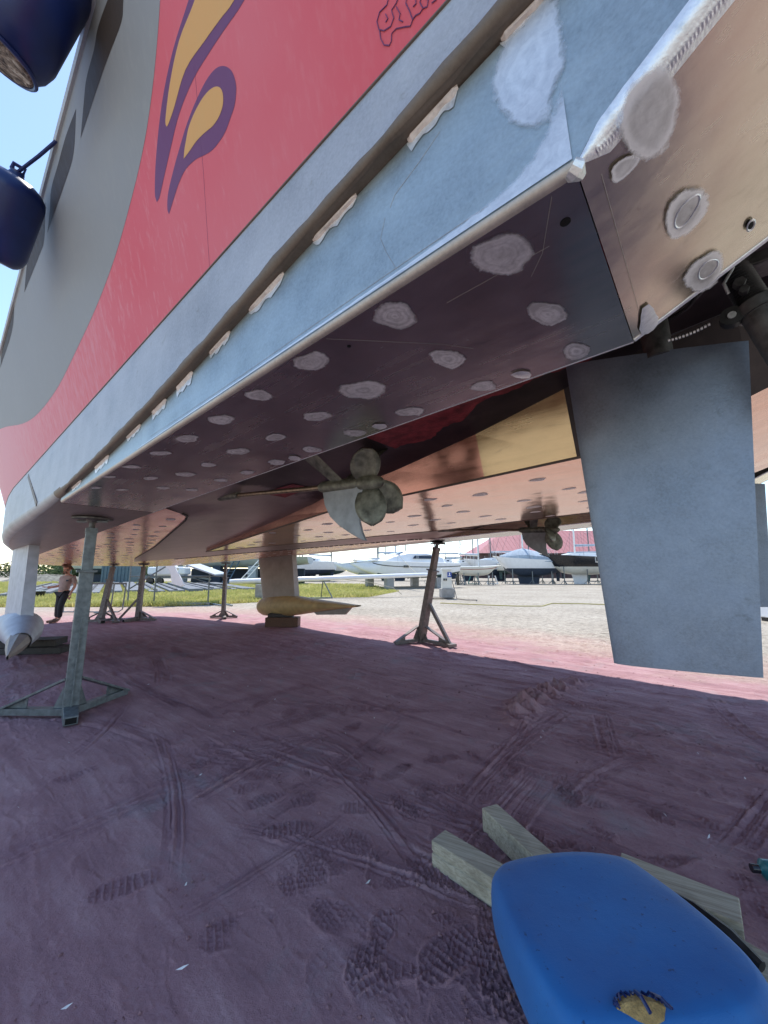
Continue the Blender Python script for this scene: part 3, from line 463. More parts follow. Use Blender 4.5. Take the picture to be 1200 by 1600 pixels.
def heights(x, y):
    r = np.hypot(x, y)
    near = 1 - sstep(r, 9, 15)
    u = x * U[0] + y * U[1]; v = x * V[0] + y * V[1]
    wx = fbm(x * 0.8, y * 0.8, 3, 1) * 0.5
    patch = sstep(fbm(x * 0.75 + 3.1, y * 0.75 - 1.7, 3, 2), -0.22, 0.30)
    bare = sstep(-(x * .8 + y * .6 - .15), -.5, .9) * (1 - sstep(r, 2.5, 4.5))       # swept bare towards the lower left
    am = 1.45 * (0.35 + 0.9 * patch) * (1 - .7 * bare) * (1 + .16 * np.clip(r - 2.5, 0, 6))
    z = 0.016 * fbm(x * 1.1, y * 1.1, 4)
    z = z + 0.0095 * am * ridged(u * 1.4 + wx, v * 6.5 + wx * 2.5, 4, 1) * .62
    z = z + 0.0075 * am * ridged(x * 5.5 + wx * 2, y * 7, 3, 2) * .62
    z = z + 0.0042 * fbm(x * 15, y * 15, 4, 2) * (.4 + .6 * patch)
    z = z + 0.0016 * fbm(x * 55, y * 55, 2, 1)
    # bundles of straight drag ridges
    for k in range(64):
        main = k % 3 != 0
        if k < 16: cx, cy = rng.uniform(-1.3, 1.2), rng.uniform(2.1, 4.2)
        else: cy = rng.uniform(2.2, 9); cx = rng.uniform(-.8, .9) * cy
        ang = (math.atan2(-U[1], -U[0]) if main else math.atan2(V[1], V[0])) + rng.normal(0, .22)
        ln = rng.uniform(.3, 1.1) * (1 + .12 * cy); hw = rng.uniform(.05, .22)
        m = (np.abs(x - cx) < ln) & (np.abs(y - cy) < ln)
        if not m.any(): continue
        dx = x[m] - cx; dy = y[m] - cy; p = dx * math.cos(ang) + dy * math.sin(ang); q = -dx * math.sin(ang) + dy * math.cos(ang)
        q = q + .10 * rng.normal() * p * p + .006 * vnoise(p * 6 + k, q * 2)
        ph = vnoise(q * 42 + k * 7.1, p * .8 + k) + .6 * vnoise(q * 95 + k * 3.3, p * 1.2)
        env = (1 - sstep(np.abs(p), ln * .45, ln)) * (1 - sstep(np.abs(q), hw * .5, hw))
        z[m] += (.0140 + .0018 * cy) * env * (np.abs(ph) * 1.6 - .35)
    # two long cart ruts running aft along the hull
    for (ax, ay, bx, by, wd, dp) in ((-1.7, 6.3, 2.6, 2.5, .028, .012), (-.7, 6.9, 3.6, 3.2, .022, .010), (-3.2, 6.4, -.1, 4.1, .02, .008)):
        L_ = math.hypot(bx - ax, by - ay); dx, dy = (bx - ax) / L_, (by - ay) / L_
        p = (x - ax) * dx + (y - ay) * dy; q = -(x - ax) * dy + (y - ay) * dx + .012 * np.sin(p * 2.1) + .01 * vnoise(p * 2, q_ if False else p * .3)
        m = (p > -.2) & (p < L_ + .2) & (np.abs(q) < .2)
        e = -np.exp(-(q[m] / wd) ** 2) + .7 * np.exp(-((q[m] - 2 * wd) / wd) ** 2) + .5 * np.exp(-((q[m] + 2 * wd) / wd) ** 2)
        z[m] += dp * e * (.6 + .8 * vnoise(p[m] * 3, p[m] * 0 + ax))
    # trodden boot prints: nets of small raised ridges
    pr = [(px, py, rng.uniform(.2, 1.3)) for px, py in PRINTS]
    for k in range(260):
        d = 1.6 + 6 * rng.rand() ** 1.6; t = rng.uniform(-0.55, 0.8); pr.append((d * math.tan(t), d, rng.uniform(0, 6.28)))
    for k_pr, (px, py, an) in enumerate(pr):
        m = (np.abs(x - px) < 0.26) & (np.abs(y - py) < 0.26)
        if not m.any(): continue
        dx = x[m] - px; dy = y[m] - py; p = dx * math.cos(an) + dy * math.sin(an); q = -dx * math.sin(an) + dy * math.cos(an)
        if k_pr >= len(PRINTS) and px * .8 + py * .6 < 1.0: continue
        p = p + .017 * vnoise(dx * 16 + px, dy * 16); q = q + .017 * vnoise(dx * 16 + 9, dy * 16 + py)
        wdt = 0.060 + 0.012 * np.cos((p / 0.17) * 3.1 + .6) - 0.03 * sstep(np.abs(p), 0.11, 0.175)
        qq = np.abs(q) / np.maximum(wdt, 0.01)
        ins = (1 - sstep(qq, 0.85, 1.15)) * (1 - sstep(np.abs(p), 0.150, 0.175))
        part_ = sstep(vnoise(dx * 7 + px * 31, dy * 7 + py * 17), -0.20, 0.12) * (.45 + .55 * (py < 5)) * (.5 + .5 * rng.rand())
        s_ = 0.033; row = np.floor(p / s_); cx = (p / s_) - row - 0.5; cy = (q / (s_ * .8) + 0.5 * (row % 2)); cy = cy - np.floor(cy) - 0.5
        cell = np.maximum(np.abs(cx), np.abs(cy)); ridge = sstep(cell, 0.32, 0.48)
        rim = np.exp(-((qq - 1.2) / 0.16) ** 2) * (np.abs(p) < 0.17)
        z[m] += part_ * (ins * (-0.0035 + 0.0115 * ridge) + 0.007 * rim)
    # kicked-up ridge of dust
    g = 0
    for (cx, cy, sx, hh) in ((1.39, 4.37, .09, .028), (1.50, 4.62, .10, .045), (1.66, 4.90, .11, .06), (1.88, 5.14, .12, .055), (2.14, 5.37, .11, .06), (2.42, 5.6, .11, .05), (2.75, 5.9, .12, .035)):
        g = np.maximum(g, hh * np.exp(-((x - cx) ** 2 + (y - cy) ** 2) / (2 * sx * sx)))
    z = z + g * (1 + 1.0 * fbm(x * 9, y * 9, 3, 1) + .5 * ridged(x * 12, y * 12, 3)) * 2.0
    return (z + 0.004) * near
GH = {}
def heights_at(x, y):      # nearest vertex of the ground sheet
    r = np.hypot(x, y); a = np.arctan2(x, y)
    return GH['z'][np.clip(np.searchsorted(GH['rr'], r), 0, len(GH['rr']) - 1), np.clip(np.searchsorted(GH['th'], a), 0, len(GH['th']) - 1)]
def build_ground():
    th = np.concatenate([np.linspace(-52, 52, 900), np.linspace(52, 308, 70)[1:-1]]) * math.pi / 180
    rr = np.concatenate([[0.02, 0.4, 0.7], np.geomspace(0.95, 15, 880), np.geomspace(15, 5000, 60)[1:]])
    T, RR = np.meshgrid(th, rr); x = (RR * np.sin(T)).ravel(); y = (RR * np.cos(T)).ravel()
    z = heights(x, y)
    nr, nc = len(rr), len(th)
    i = np.arange(nr - 1)[:, None]; k = np.arange(nc)[None, :]; k2 = (k + 1) % nc
    q = np.stack([i * nc + k, i * nc + k2, (i + 1) * nc + k2, (i + 1) * nc + k], -1).reshape(-1, 4)
    me = bpy.data.meshes.new('ground'); n = len(x)
    me.vertices.add(n); me.vertices.foreach_set('co', np.stack([x, y, z], 1).ravel())
    me.loops.add(q.size); me.loops.foreach_set('vertex_index', q.ravel())
    me.polygons.add(len(q)); me.polygons.foreach_set('loop_start', np.arange(len(q)) * 4)
    me.polygons.foreach_set('use_smooth', np.ones(len(q), bool))
    GH['th'] = th; GH['rr'] = rr; GH['z'] = z.reshape(len(rr), len(th))
    me.update(); me.validate(); me.materials.append(MATS['ground'])
    if me.polygons[len(q) // 2].normal.z < 0: me.flip_normals()
    o = bpy.data.objects.new('ground', me); COL.objects.link(o); o['kind'] = 'structure'
build_ground()

# ------------------------------------------------------------------ the big aluminium sailing vessel
CB = 0.825            # bottom of the two added hull boxes
CF = 0.845            # flat forward bottom
def c_chine(a): return float(np.interp(a, [-2.6, -1, .2, .5, .93, 1.35, 1.69, 2.1, 2.6, 3.05, 3.52, 4.47, 5, 20], [1.40, 1.38, 1.305, 1.262, 1.21, 1.147, 1.098, 1.045, 0.998, .958, .925, .872, .86, .86]))
OUT = [(-2.6, .74), (-1, .715), (1, .715), (3, .715), (5, .715), (7, .715), (8.2, .74), (9.1, .80), (10.0, .90), (10.8, 1.05), (11.6, 1.2), (12.5, 1.36), (13.5, 1.56), (14.5, 1.76), (15.4, 1.98), (15.9, 2.2), (16.2, 2.6), (16.35, 3.2), (16.4, 4.2)]
OUT = [(-2.6, .74)] + [(a, .715) for a in list(np.arange(-2, 0, .4)) + list(np.arange(0, 4.8, .05)) + list(np.arange(4.8, 7.6, .3))] + OUT[6:]
C_RED = 1.48
def c_sheer(a): return float(np.interp(a, [-3, 2, 6.4, 17], [3.26, 3.10, 2.86, 2.5]))
def outline():   # port stern -> bow -> starboard stern
    P = [(a, b) for a, b in OUT]; return P + [(a, mir(b)) for a, b in reversed(OUT[:-1])]
OL = outline()
def normals2d(P):
    out = []
    for i in range(len(P)):
        p = np.array(P[max(i - 1, 0)]); q = np.array(P[min(i + 1, len(P) - 1)]); d = (q - p) / np.linalg.norm(q - p)
        out.append(np.array([d[1], -d[0]]))       # outward for port side (towards -b)
    return out
NL = normals2d(OL)
FL = 0.293
boat = thing('sailing_vessel', 'huge red and bare aluminium sailing vessel propped up on stands overhead', 'sailing boat', (*B(6.5, 4.2, 0)[:2], 0))
def part(mb, name, mat, parent=boat, **k): return mb.build(name, mat, parent, **k)
# topsides
rows = []
for k in np.linspace(0, 1, 7):
    row = []
    for (a, b), n in zip(OL, NL):
        cs = c_sheer(a); c = C_RED + (cs - C_RED) * k; o = FL * (c - C_RED)
        row.append(B(a + n[0] * o, b + n[1] * o, c))
    rows.append(row)
mb = MB().grid(rows); part(mb, 'topside', 'red_paint', smooth=True)
top = rows[-1]
# deck and toe rail
deck = [p + W * -0.02 for p in top]
mb = MB(); n = len(deck)
h = n // 2
for i in range(h): mb.add([deck[i], deck[i + 1], deck[n - 2 - i], deck[n - 1 - i]], [(0, 1, 2, 3)])
part(mb, 'deck', 'grey_hull')
part(MB().tube([p for p in top], 0.022, 6), 'toe_rail', 'chine_aluminium', smooth=True)
# chine strip with rounded lower edge
rows = []
def cbot(a): return c_chine(a)
for (dn, fc) in ((0.004, 1.0), (0.004, .8), (0.002, .6), (0, .4), (-0.002, .22)):
    rows.append([B(a + n_[0] * dn, b + n_[1] * dn, cbot(a) + 0.0 + (C_RED - cbot(a)) * fc) for (a, b), n_ in zip(OL, NL)])
def rnd(a): return (.028 + .004 * math.sin(a * 7.3) + .004 * math.sin(a * 17.7 + 1) + .0025 * math.sin(a * 41)) if a < 4.4 else .055 + .05 * min(1, (a - 4.4) / 3)
for k in range(0, 7):
    t = k / 6 * math.pi / 2
    rows.append([B(a - n_[0] * rnd(a) * (1 - math.cos(t)), b - n_[1] * rnd(a) * (1 - math.cos(t)), cbot(a) + rnd(a) * (1 - math.sin(t))) for (a, b), n_ in zip(OL, NL)])
i0 = next(i for i, (a, b) in enumerate(OL) if a > 4.62); i1 = len(OL) - 1 - i0
part(MB().grid(rows[:6]), 'chine_strip', 'chine_aluminium', smooth=True, sharp=60)
part(MB().grid([r[i0:i1 + 1] for r in rows[5:]]), 'chine_edge', 'chine_aluminium', smooth=True, sharp=60)
for s_ in (slice(0, i0 + 1), slice(i1, None)): part(MB().grid([r[s_] for r in rows[5:]]), 'chine_edge', 'brown_edge', smooth=True, sharp=60)  # darker brown aft: shade under the turned-in chine is put into the colour
# grimy narrow bead along red edge
pts = [B(a + n_[0] * .006, b + n_[1] * .006, C_RED + .0) for (a, b), n_ in zip(OL, NL)]
part(MB().tube(pts, 0.0045, 5), 'rubbing_bead', 'brown_edge', smooth=True)
part(MB().bar(B(6.30, .7115, 1.42), B(5.45, .7115, .93), .05, .006, up=V), 'weld_seam', 'brown_edge')
# transom
a0 = -2.6
mb = MB(); tr = [B(a0, .715 - FL * (c_sheer(a0) - C_RED), c_sheer(a0)), B(a0, .74, C_RED), B(a0, .78, 1.42), B(a0, mir(.78), 1.42), B(a0, mir(.74), C_RED), B(a0, mir(.715 - FL * (c_sheer(a0) - C_RED)), c_sheer(a0))]
mb.add(tr, [(0, 1, 2, 3, 4, 5)]); part(mb, 'transom', 'grey_paint')

# tunnel limits
BX = 1.575                                                    # inner edge of the port box
DOT = [(4.55, 1.62), (4.5, 1.75), (4.5, 1.87), (4.75, 1.99), (5.97, 2.31), (8.55, 2.97), (12.09, 3.73), (13.6, 4.2)]
def b_dot(a): return float(np.interp(a, [4.50, 4.75, 5.97, 8.55, 12.09, 13.6], [1.80, 1.99, 2.31, 2.97, 3.73, 4.2])) if a >= 4.5 else BX
def b_near(a): return float(np.interp(a, [-3, .6, 3.2, 5.7, 8.9, 20], [2.83, 2.83, 2.9, 3.45, 4.2, 4.2]))
def roof_h(a): return float(np.interp(a, [-2.6, -1.0, 0, .62, 1.3, 2.23, 3.6, 4.5, 6, 9, 13.6], [.60, .58, .52, .41, .30, .19, .10, .07, .04, .02, .006]))
def roof(a, b):
    d0 = b_dot(a); k = 0.0 if a < 4.5 else 1
    wd = 0.5 + 0.3 * max(0, min(1, (a - 5) / 5))
    s = float(sstep(np.array(b), d0 - 0.001, d0 + wd)) if a >= 4.3 else 1.0
    if 3.2 < a < 4.5:
        s2 = float(sstep(np.array(b), BX, BX + 0.5)); f = (a - 3.2) / 1.3; s = s2 * f + (1 - f)
    return CF - 0.02 + (roof_h(a) + 0.02) * s
AS = [-2.6, -1.5, -1.0, -.5, 0, .3, .62, .9, 1.3, 1.7, 2.2, 2.7, 3.2, 3.6, 4.0, 4.3, 4.5, 4.75, 5.2, 6, 7, 8, 8.9, 10, 11, 12.1, 13, 13.55]
for side in (0, 1):
    f = (lambda b: b) if side == 0 else mir
    rows = []
    for a in AS:
        lo, hi = b_dot(a), max(b_near(a) - .36 * max(0, roof_h(a) - .03), b_dot(a) + .003)
        rows.append([B(a, f(lo + (hi - lo) * t), roof(a, lo + (hi - lo) * t)) for t in np.linspace(0, 1, 13)])
    part(MB().grid(rows), 'propeller_tunnel', 'tunnel_skin', smooth=True)
    # forward bottom panel (between box line and dotted weld line)
    mb = MB()
    A2 = [4.3, 4.499, 4.5, 4.75, 5.2, 5.97, 7, 8.55, 10, 11, 12.09, 13.0, 13.6, 14.5, 15.5, 16.2]
    rows = []
    for a in A2:
        lo = float(np.interp(a, [4.5, 12, 15.5, 16.2], [BX, 1.645, 2.15, 2.75])); hi = min(b_dot(a) + (.225 * (a - 4.3) / .2 + .002 if a < 4.5 else 0), 4.2)
        rows.append([B(a, f(lo + (hi - lo) * t), CF - .02) for t in (0, .25, .5, .75, 1)])
    pn = part(MB().grid(rows), 'bottom_panel', 'panel_aluminium')
    # dotted weld line: short beads
    wl = [(4.58, 1.60), (4.5, 1.70), (4.47, 1.82), (4.6, 1.93), (4.95, 2.05), (5.97, 2.31), (8.55, 2.97), (12.09, 3.73)]
    acc = []
    for i in range(len(wl) - 1):
        m = max(2, int(math.hypot(wl[i + 1][0] - wl[i][0], wl[i + 1][1] - wl[i][1]) / 0.13))
        acc += [tuple(np.array(wl[i]) + (np.array(wl[i + 1]) - np.array(wl[i])) * k / m) for k in range(m)]
    mb = MB()
    for i in range(4, len(acc) - 1):
        p, q = np.array(acc[i]), np.array(acc[i + 1]); q2 = p + (q - p) * .78
        mb.bar(B(p[0], f(p[1]), CF - .026), B(q2[0], f(q2[1]), CF - .026), .018, .014)
    o = part(mb, 'weld_bead', 'dark_gear'); o['kind'] = 'stuff'
    # chine band forward of the box
    rows = []
    for a in list(np.arange(4.55, 15.4, .55)) + [15.5, 16.2]:
        bo = float(np.interp(a, [p[0] for p in OUT], [p[1] for p in OUT])) + rnd(a) - .004
        bi = float(np.interp(a, [4.5, 12, 15.5, 16.2], [BX, 1.645, 2.15, 2.75])); bi = max(bi, bo + .02)
        rows.append([B(a, f(bo + (bi - bo) * t), .860 + (CF - .02 - .860) * t) for t in (0, .33, .66, 1)])
    part(MB().grid(rows), 'chine_band', 'band_aluminium')
    # original round bottom between chine and box top, aft
    rows = []
    for a in np.arange(-2.6, 4.7, .35):
        rows.append([B(a, f(.715 + rnd(a) - .006), c_chine(a) + .001), B(a, f(.80), c_chine(a) + .004), B(a, f(BX), max(c_chine(a) + .03, roof(a, BX + .01)))])
    part(MB().grid(rows), 'hull_bottom', 'brown_edge', smooth=True)  # same brown carries the shade of the bottom turning under
    # ---------------- hull box (the long added wedge)
    A0, A1, r = 0.10, 4.62, .020
    bo, bi = .770, BX
    as_ = [A0] + list(np.arange(.5, 4.6, .5)) + [A1]
    sec = []
    for a in as_:
        tp = c_chine(a) + .002
        s = [(bo, tp)]
        for k in range(5):
            t = k / 4 * math.pi / 2; s.append((bo + r * (1 - math.cos(t)), CB + r * (1 - math.sin(t))))
        sec.append((a, s))
    # side plate
    part(MB().grid([[B(a, f(s[0][0]), s[0][1]) for a, s in sec], [B(a, f(s[1][0]), s[1][1]) for a, s in sec]]), 'side_plate', 'plate_aluminium')
    part(MB().grid([[B(a, f(s[k][0]), s[k][1]) for a, s in sec] for k in range(1, 6)]), 'lower_edge', 'edge_aluminium', smooth=True)
    bot = part(MB().grid([[B(a, f(bo + r), CB) for a in as_], [B(a, f((bo + bi) / 2), CB) for a in as_], [B(a, f(bi - .012), CB) for a in as_]]), 'box_bottom', 'box_aluminium')
    # front lip (rounded) and inner wall with bright flange
    part(MB().tube([B(A1, f(bo + .01), CB + .012), B(A1 + .01, f(bi - .02), CB + .012)], .014, 8), 'front_lip', 'brown_edge', smooth=True)
    part(MB().grid([[B(a, f(bi), CB + .010) for a in as_], [B(a, f(bi + .36 * (max(roof(a, BX + .01), CB + .02) - CB)), max(roof(a, BX + .01), CB + .02)) for a in as_]]), 'inner_wall', 'gold_aluminium')
    part(MB().grid([[B(a, f(bi - .003), CB + .004) for a in as_], [B(a, f(bi + .008), CB + .045) for a in as_]]), 'flange_strip', 'ground_aluminium')  # added pale strip, coloured as the inner wall's bright reflected line
    part(MB().tube([B(a, f(bi - .010), CB + .010) for a in as_], .012, 8), 'flange', 'ground_aluminium', smooth=True)
    # after face rising towards the stern
    def gp(a, b): return B(a, f(b), CB + .005 + .47 * (A0 - a))
    AE = -1.12; BV = .048
    rows = [[gp(a, .715 + .055 * sstep(np.array(a), -.3, .1) + BV * min(1, (A0 - a) / .06)), gp(a, 1.2), gp(a, bi - .012)] for a in (A0 - .002, 0, -.1, -.2, -.35, -.6, -.9, AE)]
    aft = part(MB().grid(rows), 'after_face', 'after_aluminium')
    part(MB().tube([gp(a, bi - .010) + W * .006 for a in (A0, -.2, -.6, AE)], .0125, 8), 'flange', 'bright_aluminium', smooth=True)
    ea = (A0, .05, 0, -.05, -.1, -.2, -.3, -.6, AE)
    eb = lambda a: .715 + .055 * float(sstep(np.array(a), -.3, .1))
    part(MB().grid([[B(a, f(eb(a)), c_chine(a) + .002) for a in ea], [B(a, f(eb(a)), CB + .47 * (A0 - a) + .004 + BV * min(1, (A0 - a) / .06)) for a in ea]]), 'side_plate', 'plate_aluminium', smooth=True)
    rows = []
    for a in list(np.linspace(A0, -.34, 420)) + [-.6, AE]:
        k_ = min(1, (A0 - a) / .06); c0_ = CB + .47 * (A0 - a) + .004; p1 = np.array([eb(a), c0_ + BV * k_]); p2 = np.array([eb(a) - .004, c0_ - .006]); p3 = np.array([eb(a) + BV * k_, c0_])
        wob = .004 * math.sin(a * 23) + .003 * math.sin(a * 61)
        def bz_(s_):
            q = (1 - s_) ** 2 * p1 + 2 * s_ * (1 - s_) * p2 + s_ * s_ * p3
            rib = float(sstep(np.array(s_), .58, .66) * (1 - sstep(np.array(s_), .84, .92))) * (1 if a < .06 else 0)
            return q + np.array([-.7, -.7]) * rib * (.0022 + .0007 * math.sin((a + .018 * (s_ - .75) ** 2 * 20) * 2 * math.pi / .0058))
        rows.append([B(a, f(q[0]), q[1]) for q in (bz_(s_) for s_ in np.linspace(0, 1, 21))])
    part(MB().grid(rows), 'brushed_bevel', 'bright_aluminium', smooth=True, sharp=180)
    part(MB().add([B(a, f(bi + .0005), c) for a, c in [(A0, CB + .01), (A0, roof(A0, 1.6)), (AE, roof(AE, 1.6)), (AE, CB + .47 * (A0 - AE) + .01)]], [(0, 1, 2, 3)]), 'inner_wall', 'dark_gear')

# centre body between the tunnels
mb = MB()
ca = [-1.0, -.3, .1, .6, 1.3, 2.2, 3.2, 4.4, 5.7, 7.0, 8.0, 8.9]
rows = [[B(a, b_near(a) + (mir(b_near(a)) - b_near(a)) * t, .80 if a > .0 else .80 + .35 * (-a + .1)) for t in np.linspace(0, 1, 7)] for a in ca]
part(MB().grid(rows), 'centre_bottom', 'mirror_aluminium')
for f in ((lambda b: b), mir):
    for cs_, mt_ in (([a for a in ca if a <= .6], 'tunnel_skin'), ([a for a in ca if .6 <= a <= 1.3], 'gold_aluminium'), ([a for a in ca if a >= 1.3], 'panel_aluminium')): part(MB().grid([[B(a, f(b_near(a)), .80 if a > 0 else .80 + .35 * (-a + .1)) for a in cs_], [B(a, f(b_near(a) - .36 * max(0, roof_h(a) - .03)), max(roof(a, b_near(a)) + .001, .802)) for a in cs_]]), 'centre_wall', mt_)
    part(MB().tube([B(a, f(b_near(a) + .006), .803) for a in ca if a > .0], .012, 6), 'edge_strip', 'brown_edge', smooth=True)
    part(MB().bar(B(2.4, f(b_near(2.4) - .012), .80), B(2.4, f(b_near(2.4) - .012), .99), .10, .014, up=V), 'butt_strap', 'ground_aluminium')

# ---- ground-off spots on the plates
def rim_attr(o, vals):
    at = o.data.attributes.new('rim', 'FLOAT', 'POINT'); at.data.foreach_set('value', vals)
def disc(poly, mat, name, parent, dz=-0.0015, crown=0.0, grow=1.0):
    mb = MB(); P = [np.array(p) for p in poly]; c = sum(P) / len(P); n = len(P)
    P = [c + (p - c) * grow for p in P]; I = [c + (p - c) * .6 for p in P]
    mb.v = [tuple(p + W * dz * .6) for p in P] + [tuple(p + W * dz) for p in I] + [tuple(c + W * (dz - crown))]
    mb.f = [(i, (i + 1) % n, n + (i + 1) % n, n + i) for i in range(n)] + [(n + i, n + (i + 1) % n, 2 * n) for i in range(n)]
    o = mb.build(name, mat, parent, smooth=True); rim_attr(o, [1.0] * n + [.6] * n + [0.0]); return o
for pl in DATA['spots']: disc([B(a, b, CB - .0008) for a, b in pl], 'sanded_spot', 'ground_spot', boat, grow=1.14)
for pl in DATA['bolts']: disc([B(a, b, CB - .0015) for a, b in pl], 'bright_aluminium', 'plug', boat, -.006, .004)
for a, b, r in DATA['holes']:
    disc([B(a + r * math.cos(t), b + r * math.sin(t), CB - .0008) for t in np.arange(0, 6.28, .4)], 'black_hole', 'drain_hole', boat, -.0004, .0)
WN = (W * 1 + U * .47); WN /= np.linalg.norm(WN)
def gdisc(pl, mat, name, off, ring=None):
    P = [np.array(B(*p)) - WN * off * .5 for p in pl]; c = sum(P) / len(P); n = len(P); mb = MB()
    if ring is None:
        mb.v = [tuple(p) for p in P] + [tuple(c + (p - c) * .8 - WN * .001) for p in P] + [tuple(c - WN * .001)]
        mb.f = [(i, (i + 1) % n, n + (i + 1) % n, n + i) for i in range(n)] + [(n + i, n + (i + 1) % n, 2 * n) for i in range(n)]
    else:
        I = [c + (p - c) * ring for p in P]; M_ = [c + (p - c) * (ring + 1) / 2 - WN * .0015 for p in P]
        mb.v = [tuple(p) for p in P + M_ + I]
        mb.f = [(i, (i + 1) % n, n + (i + 1) % n, n + i) for i in range(n)] + [(n + i, n + (i + 1) % n, 2 * n + (i + 1) % n, 2 * n + i) for i in range(n)]
    return mb.build(name, mat, boat, smooth=True)
def gfeather(pl, name, mat, off, grow):
    P = [np.array(B(*p)) for p in pl]; c = sum(P) / len(P); n = len(P); P = [c + (p - c) * grow - WN * off for p in P]; c = c - WN * off
    mb = MB(); mb.v = [tuple(p) for p in P] + [tuple(c + (p - c) * .75) for p in P] + [tuple(c + (p - c) * .4) for p in P] + [tuple(c)]
    mb.f = [(k * n + i, k * n + (i + 1) % n, (k + 1) * n + (i + 1) % n, (k + 1) * n + i) for k in (0, 1) for i in range(n)] + [(2 * n + i, 2 * n + (i + 1) % n, 3 * n) for i in range(n)]
    o = mb.build(name, mat, boat, smooth=True); rim_attr(o, [1.0] * n + [.75] * n + [.4] * n + [0.0])
for i, pl in enumerate(DATA['gold_spots']):
    gfeather(pl, 'ground_spot', 'swirled_spot', .0015, 1.16)
    if i: gdisc(DATA['gold_in'][i], 'bright_aluminium', 'polished_ring', .004, .84)
gfeather(DATA['gold_tail'], 'ground_spot', 'swirled_spot', .0012, 1.0)
gdisc(DATA['gold_hole'], 'ring_aluminium', 'polished_ring', .004, .6)
P = DATA['gold_hole']; gdisc([(np.array(p) - np.mean(P, 0)) * .62 + np.mean(P, 0) for p in P], 'black_hole', 'drain_hole', .003)
gdisc(DATA['corner_patch'], 'bright_aluminium', 'weld_patch', .004)
# arcs of the grinder below the biggest spot
mb = MB()
for k in range(5):
    t = np.linspace(0, 1, 9); 
    c0 = np.array([0.075, 0.88 - .004 * k, 0])
    pts = [B(.062 - .010 * k * .5 - .045 * math.sin(s * 2.6), .845 + .055 * s + .004 * k, CB + .005 + .47 * (.1 - (.062 - .010 * k * .5 - .045 * math.sin(s * 2.6))) - .002) for s in t]
    mb.tube(pts, .0011, 4)
# spots on the mirror-like bottoms, in rows
for a in np.arange(.9, 8.4, .62):
    for b in np.arange(3.05, 5.5, .46):
        lo, hi = b_near(a) + .1, mir(b_near(a)) - .1
        aa, bb = a + rng.normal(0, .06), b + rng.normal(0, .05) + (.2 if int(a / .62) % 2 else 0)
        if lo < bb < hi and rng.rand() < .75:
            rr_ = rng.uniform(.045, .075); disc([B(aa + rr_ * 1.3 * (1 + .18 * math.sin(3 * t + aa * 9)) * math.cos(t), bb + rr_ * (1 + .15 * math.sin(2 * t + bb * 7)) * math.sin(t), .7992) for t in np.arange(0, 6.2, .52)], 'sanded_spot', 'ground_spot', boat, grow=1.2)
for f in ((lambda b: b), mir):
    for a in np.arange(5.1, 15.5, .55):
        for b in np.arange(1.75, 4.2, .30):
            lo = float(np.interp(a, [4.5, 12, 15.5], [BX, 1.645, 2.15])) + .08; hi = b_dot(a) - .10
            aa, bb = a + rng.normal(0, .05), b + rng.normal(0, .03) + (.15 if int(a / .55) % 2 else 0)
            if lo < bb < hi:
                rr_ = rng.uniform(.04, .065); disc([B(aa + rr_ * 1.4 * math.cos(t), f(bb + rr_ * (1 + .15 * math.sin(2 * t + bb * 7)) * math.sin(t)), CF - .0208) for t in np.arange(0, 6.2, .7)], 'sanded_spot', 'ground_spot', boat, grow=1.2)
# mirrored spots of the starboard box
for pl in DATA['spots'][:12]: disc([B(a, mir(b), CB - .0015) for a, b in pl], 'ground_aluminium', 'ground_spot', boat)

# ---- intermittent welds along the top of the side plate, with the primer scraped around them
for (a0_, a1_) in ((.075, .215), (.336, .503), (.71, .928), (1.102, 1.346), (1.501, 1.691), (1.868, 2.057), (2.188, 2.391), (2.57, 2.818), (3.18, 3.52), (3.9, 4.2)):
    n_ = 12; hs = rng.uniform(.55, 1.5); mb = MB(); mb2 = MB(); rowsA = []; rowsB = []
    for i in range(n_ + 1):
        a = a0_ + (a1_ - a0_) * i / n_; j = .003 * math.sin(i * 1.3 + a0_ * 20) + rng.normal(0, .0016); e = .3 if i in (0, n_) else 1
        c = c_chine(a)
        rowsA.append([B(a, .762, c + (.006 * hs + j) * e), B(a, .757 + (1 - e) * .01, c - .002), B(a, .759 + (1 - e) * .01, c - .008 * e), B(a, .7685, c - (.014 * hs + j) * e)])
        rowsB.append([B(a + .004, .7680, c - (.010 + j) * e), B(a + .004, .7672, c - (.030 * hs + .006 + 2.2 * j) * e)])
    mb.grid(rowsA).build('weld', 'weld_primer', boat, smooth=True)
    mb2.grid(rowsB).build('ground_patch', 'bright_aluminium', boat)
# ground-back patch by the corner and the bright edge strips of the side plate
def patch(pts, mat, name, b=.7670):
    n = len(pts); Q = []
    for i in range(n):
        p0, p1, p2, p3 = (np.array(pts[(i + k) % n]) for k in (-1, 0, 1, 2))
        for t in (0, .25, .5, .75): Q.append(.5 * (2 * p1 + (p2 - p0) * t + (2 * p0 - 5 * p1 + 4 * p2 - p3) * t * t + (3 * p1 - p0 - 3 * p2 + p3) * t ** 3) + rng.normal(0, .0012, 2))
    mb = MB(); P = [B(a, b, c) for a, c in Q]; mb.add(P, [tuple(range(len(P)))]); return mb.build(name, mat, boat, tri=True)
pp = [(.13, .99), (.165, .985), (.20, 1.03), (.225, 1.09), (.245, 1.15), (.25, 1.21), (.22, 1.27), (.17, 1.30), (.12, 1.31), (.085, 1.29), (.08, 1.2), (.09, 1.08)]
P = [np.array(B(a, .7665, c)) for a, c in pp]; c_ = sum(P) / len(P); n_ = len(P); P = [c_ + (p - c_) * 1.1 for p in P]
mb = MB(); mb.v = [tuple(p) for p in P] + [tuple(c_ + (p - c_) * .6) for p in P] + [tuple(c_)]
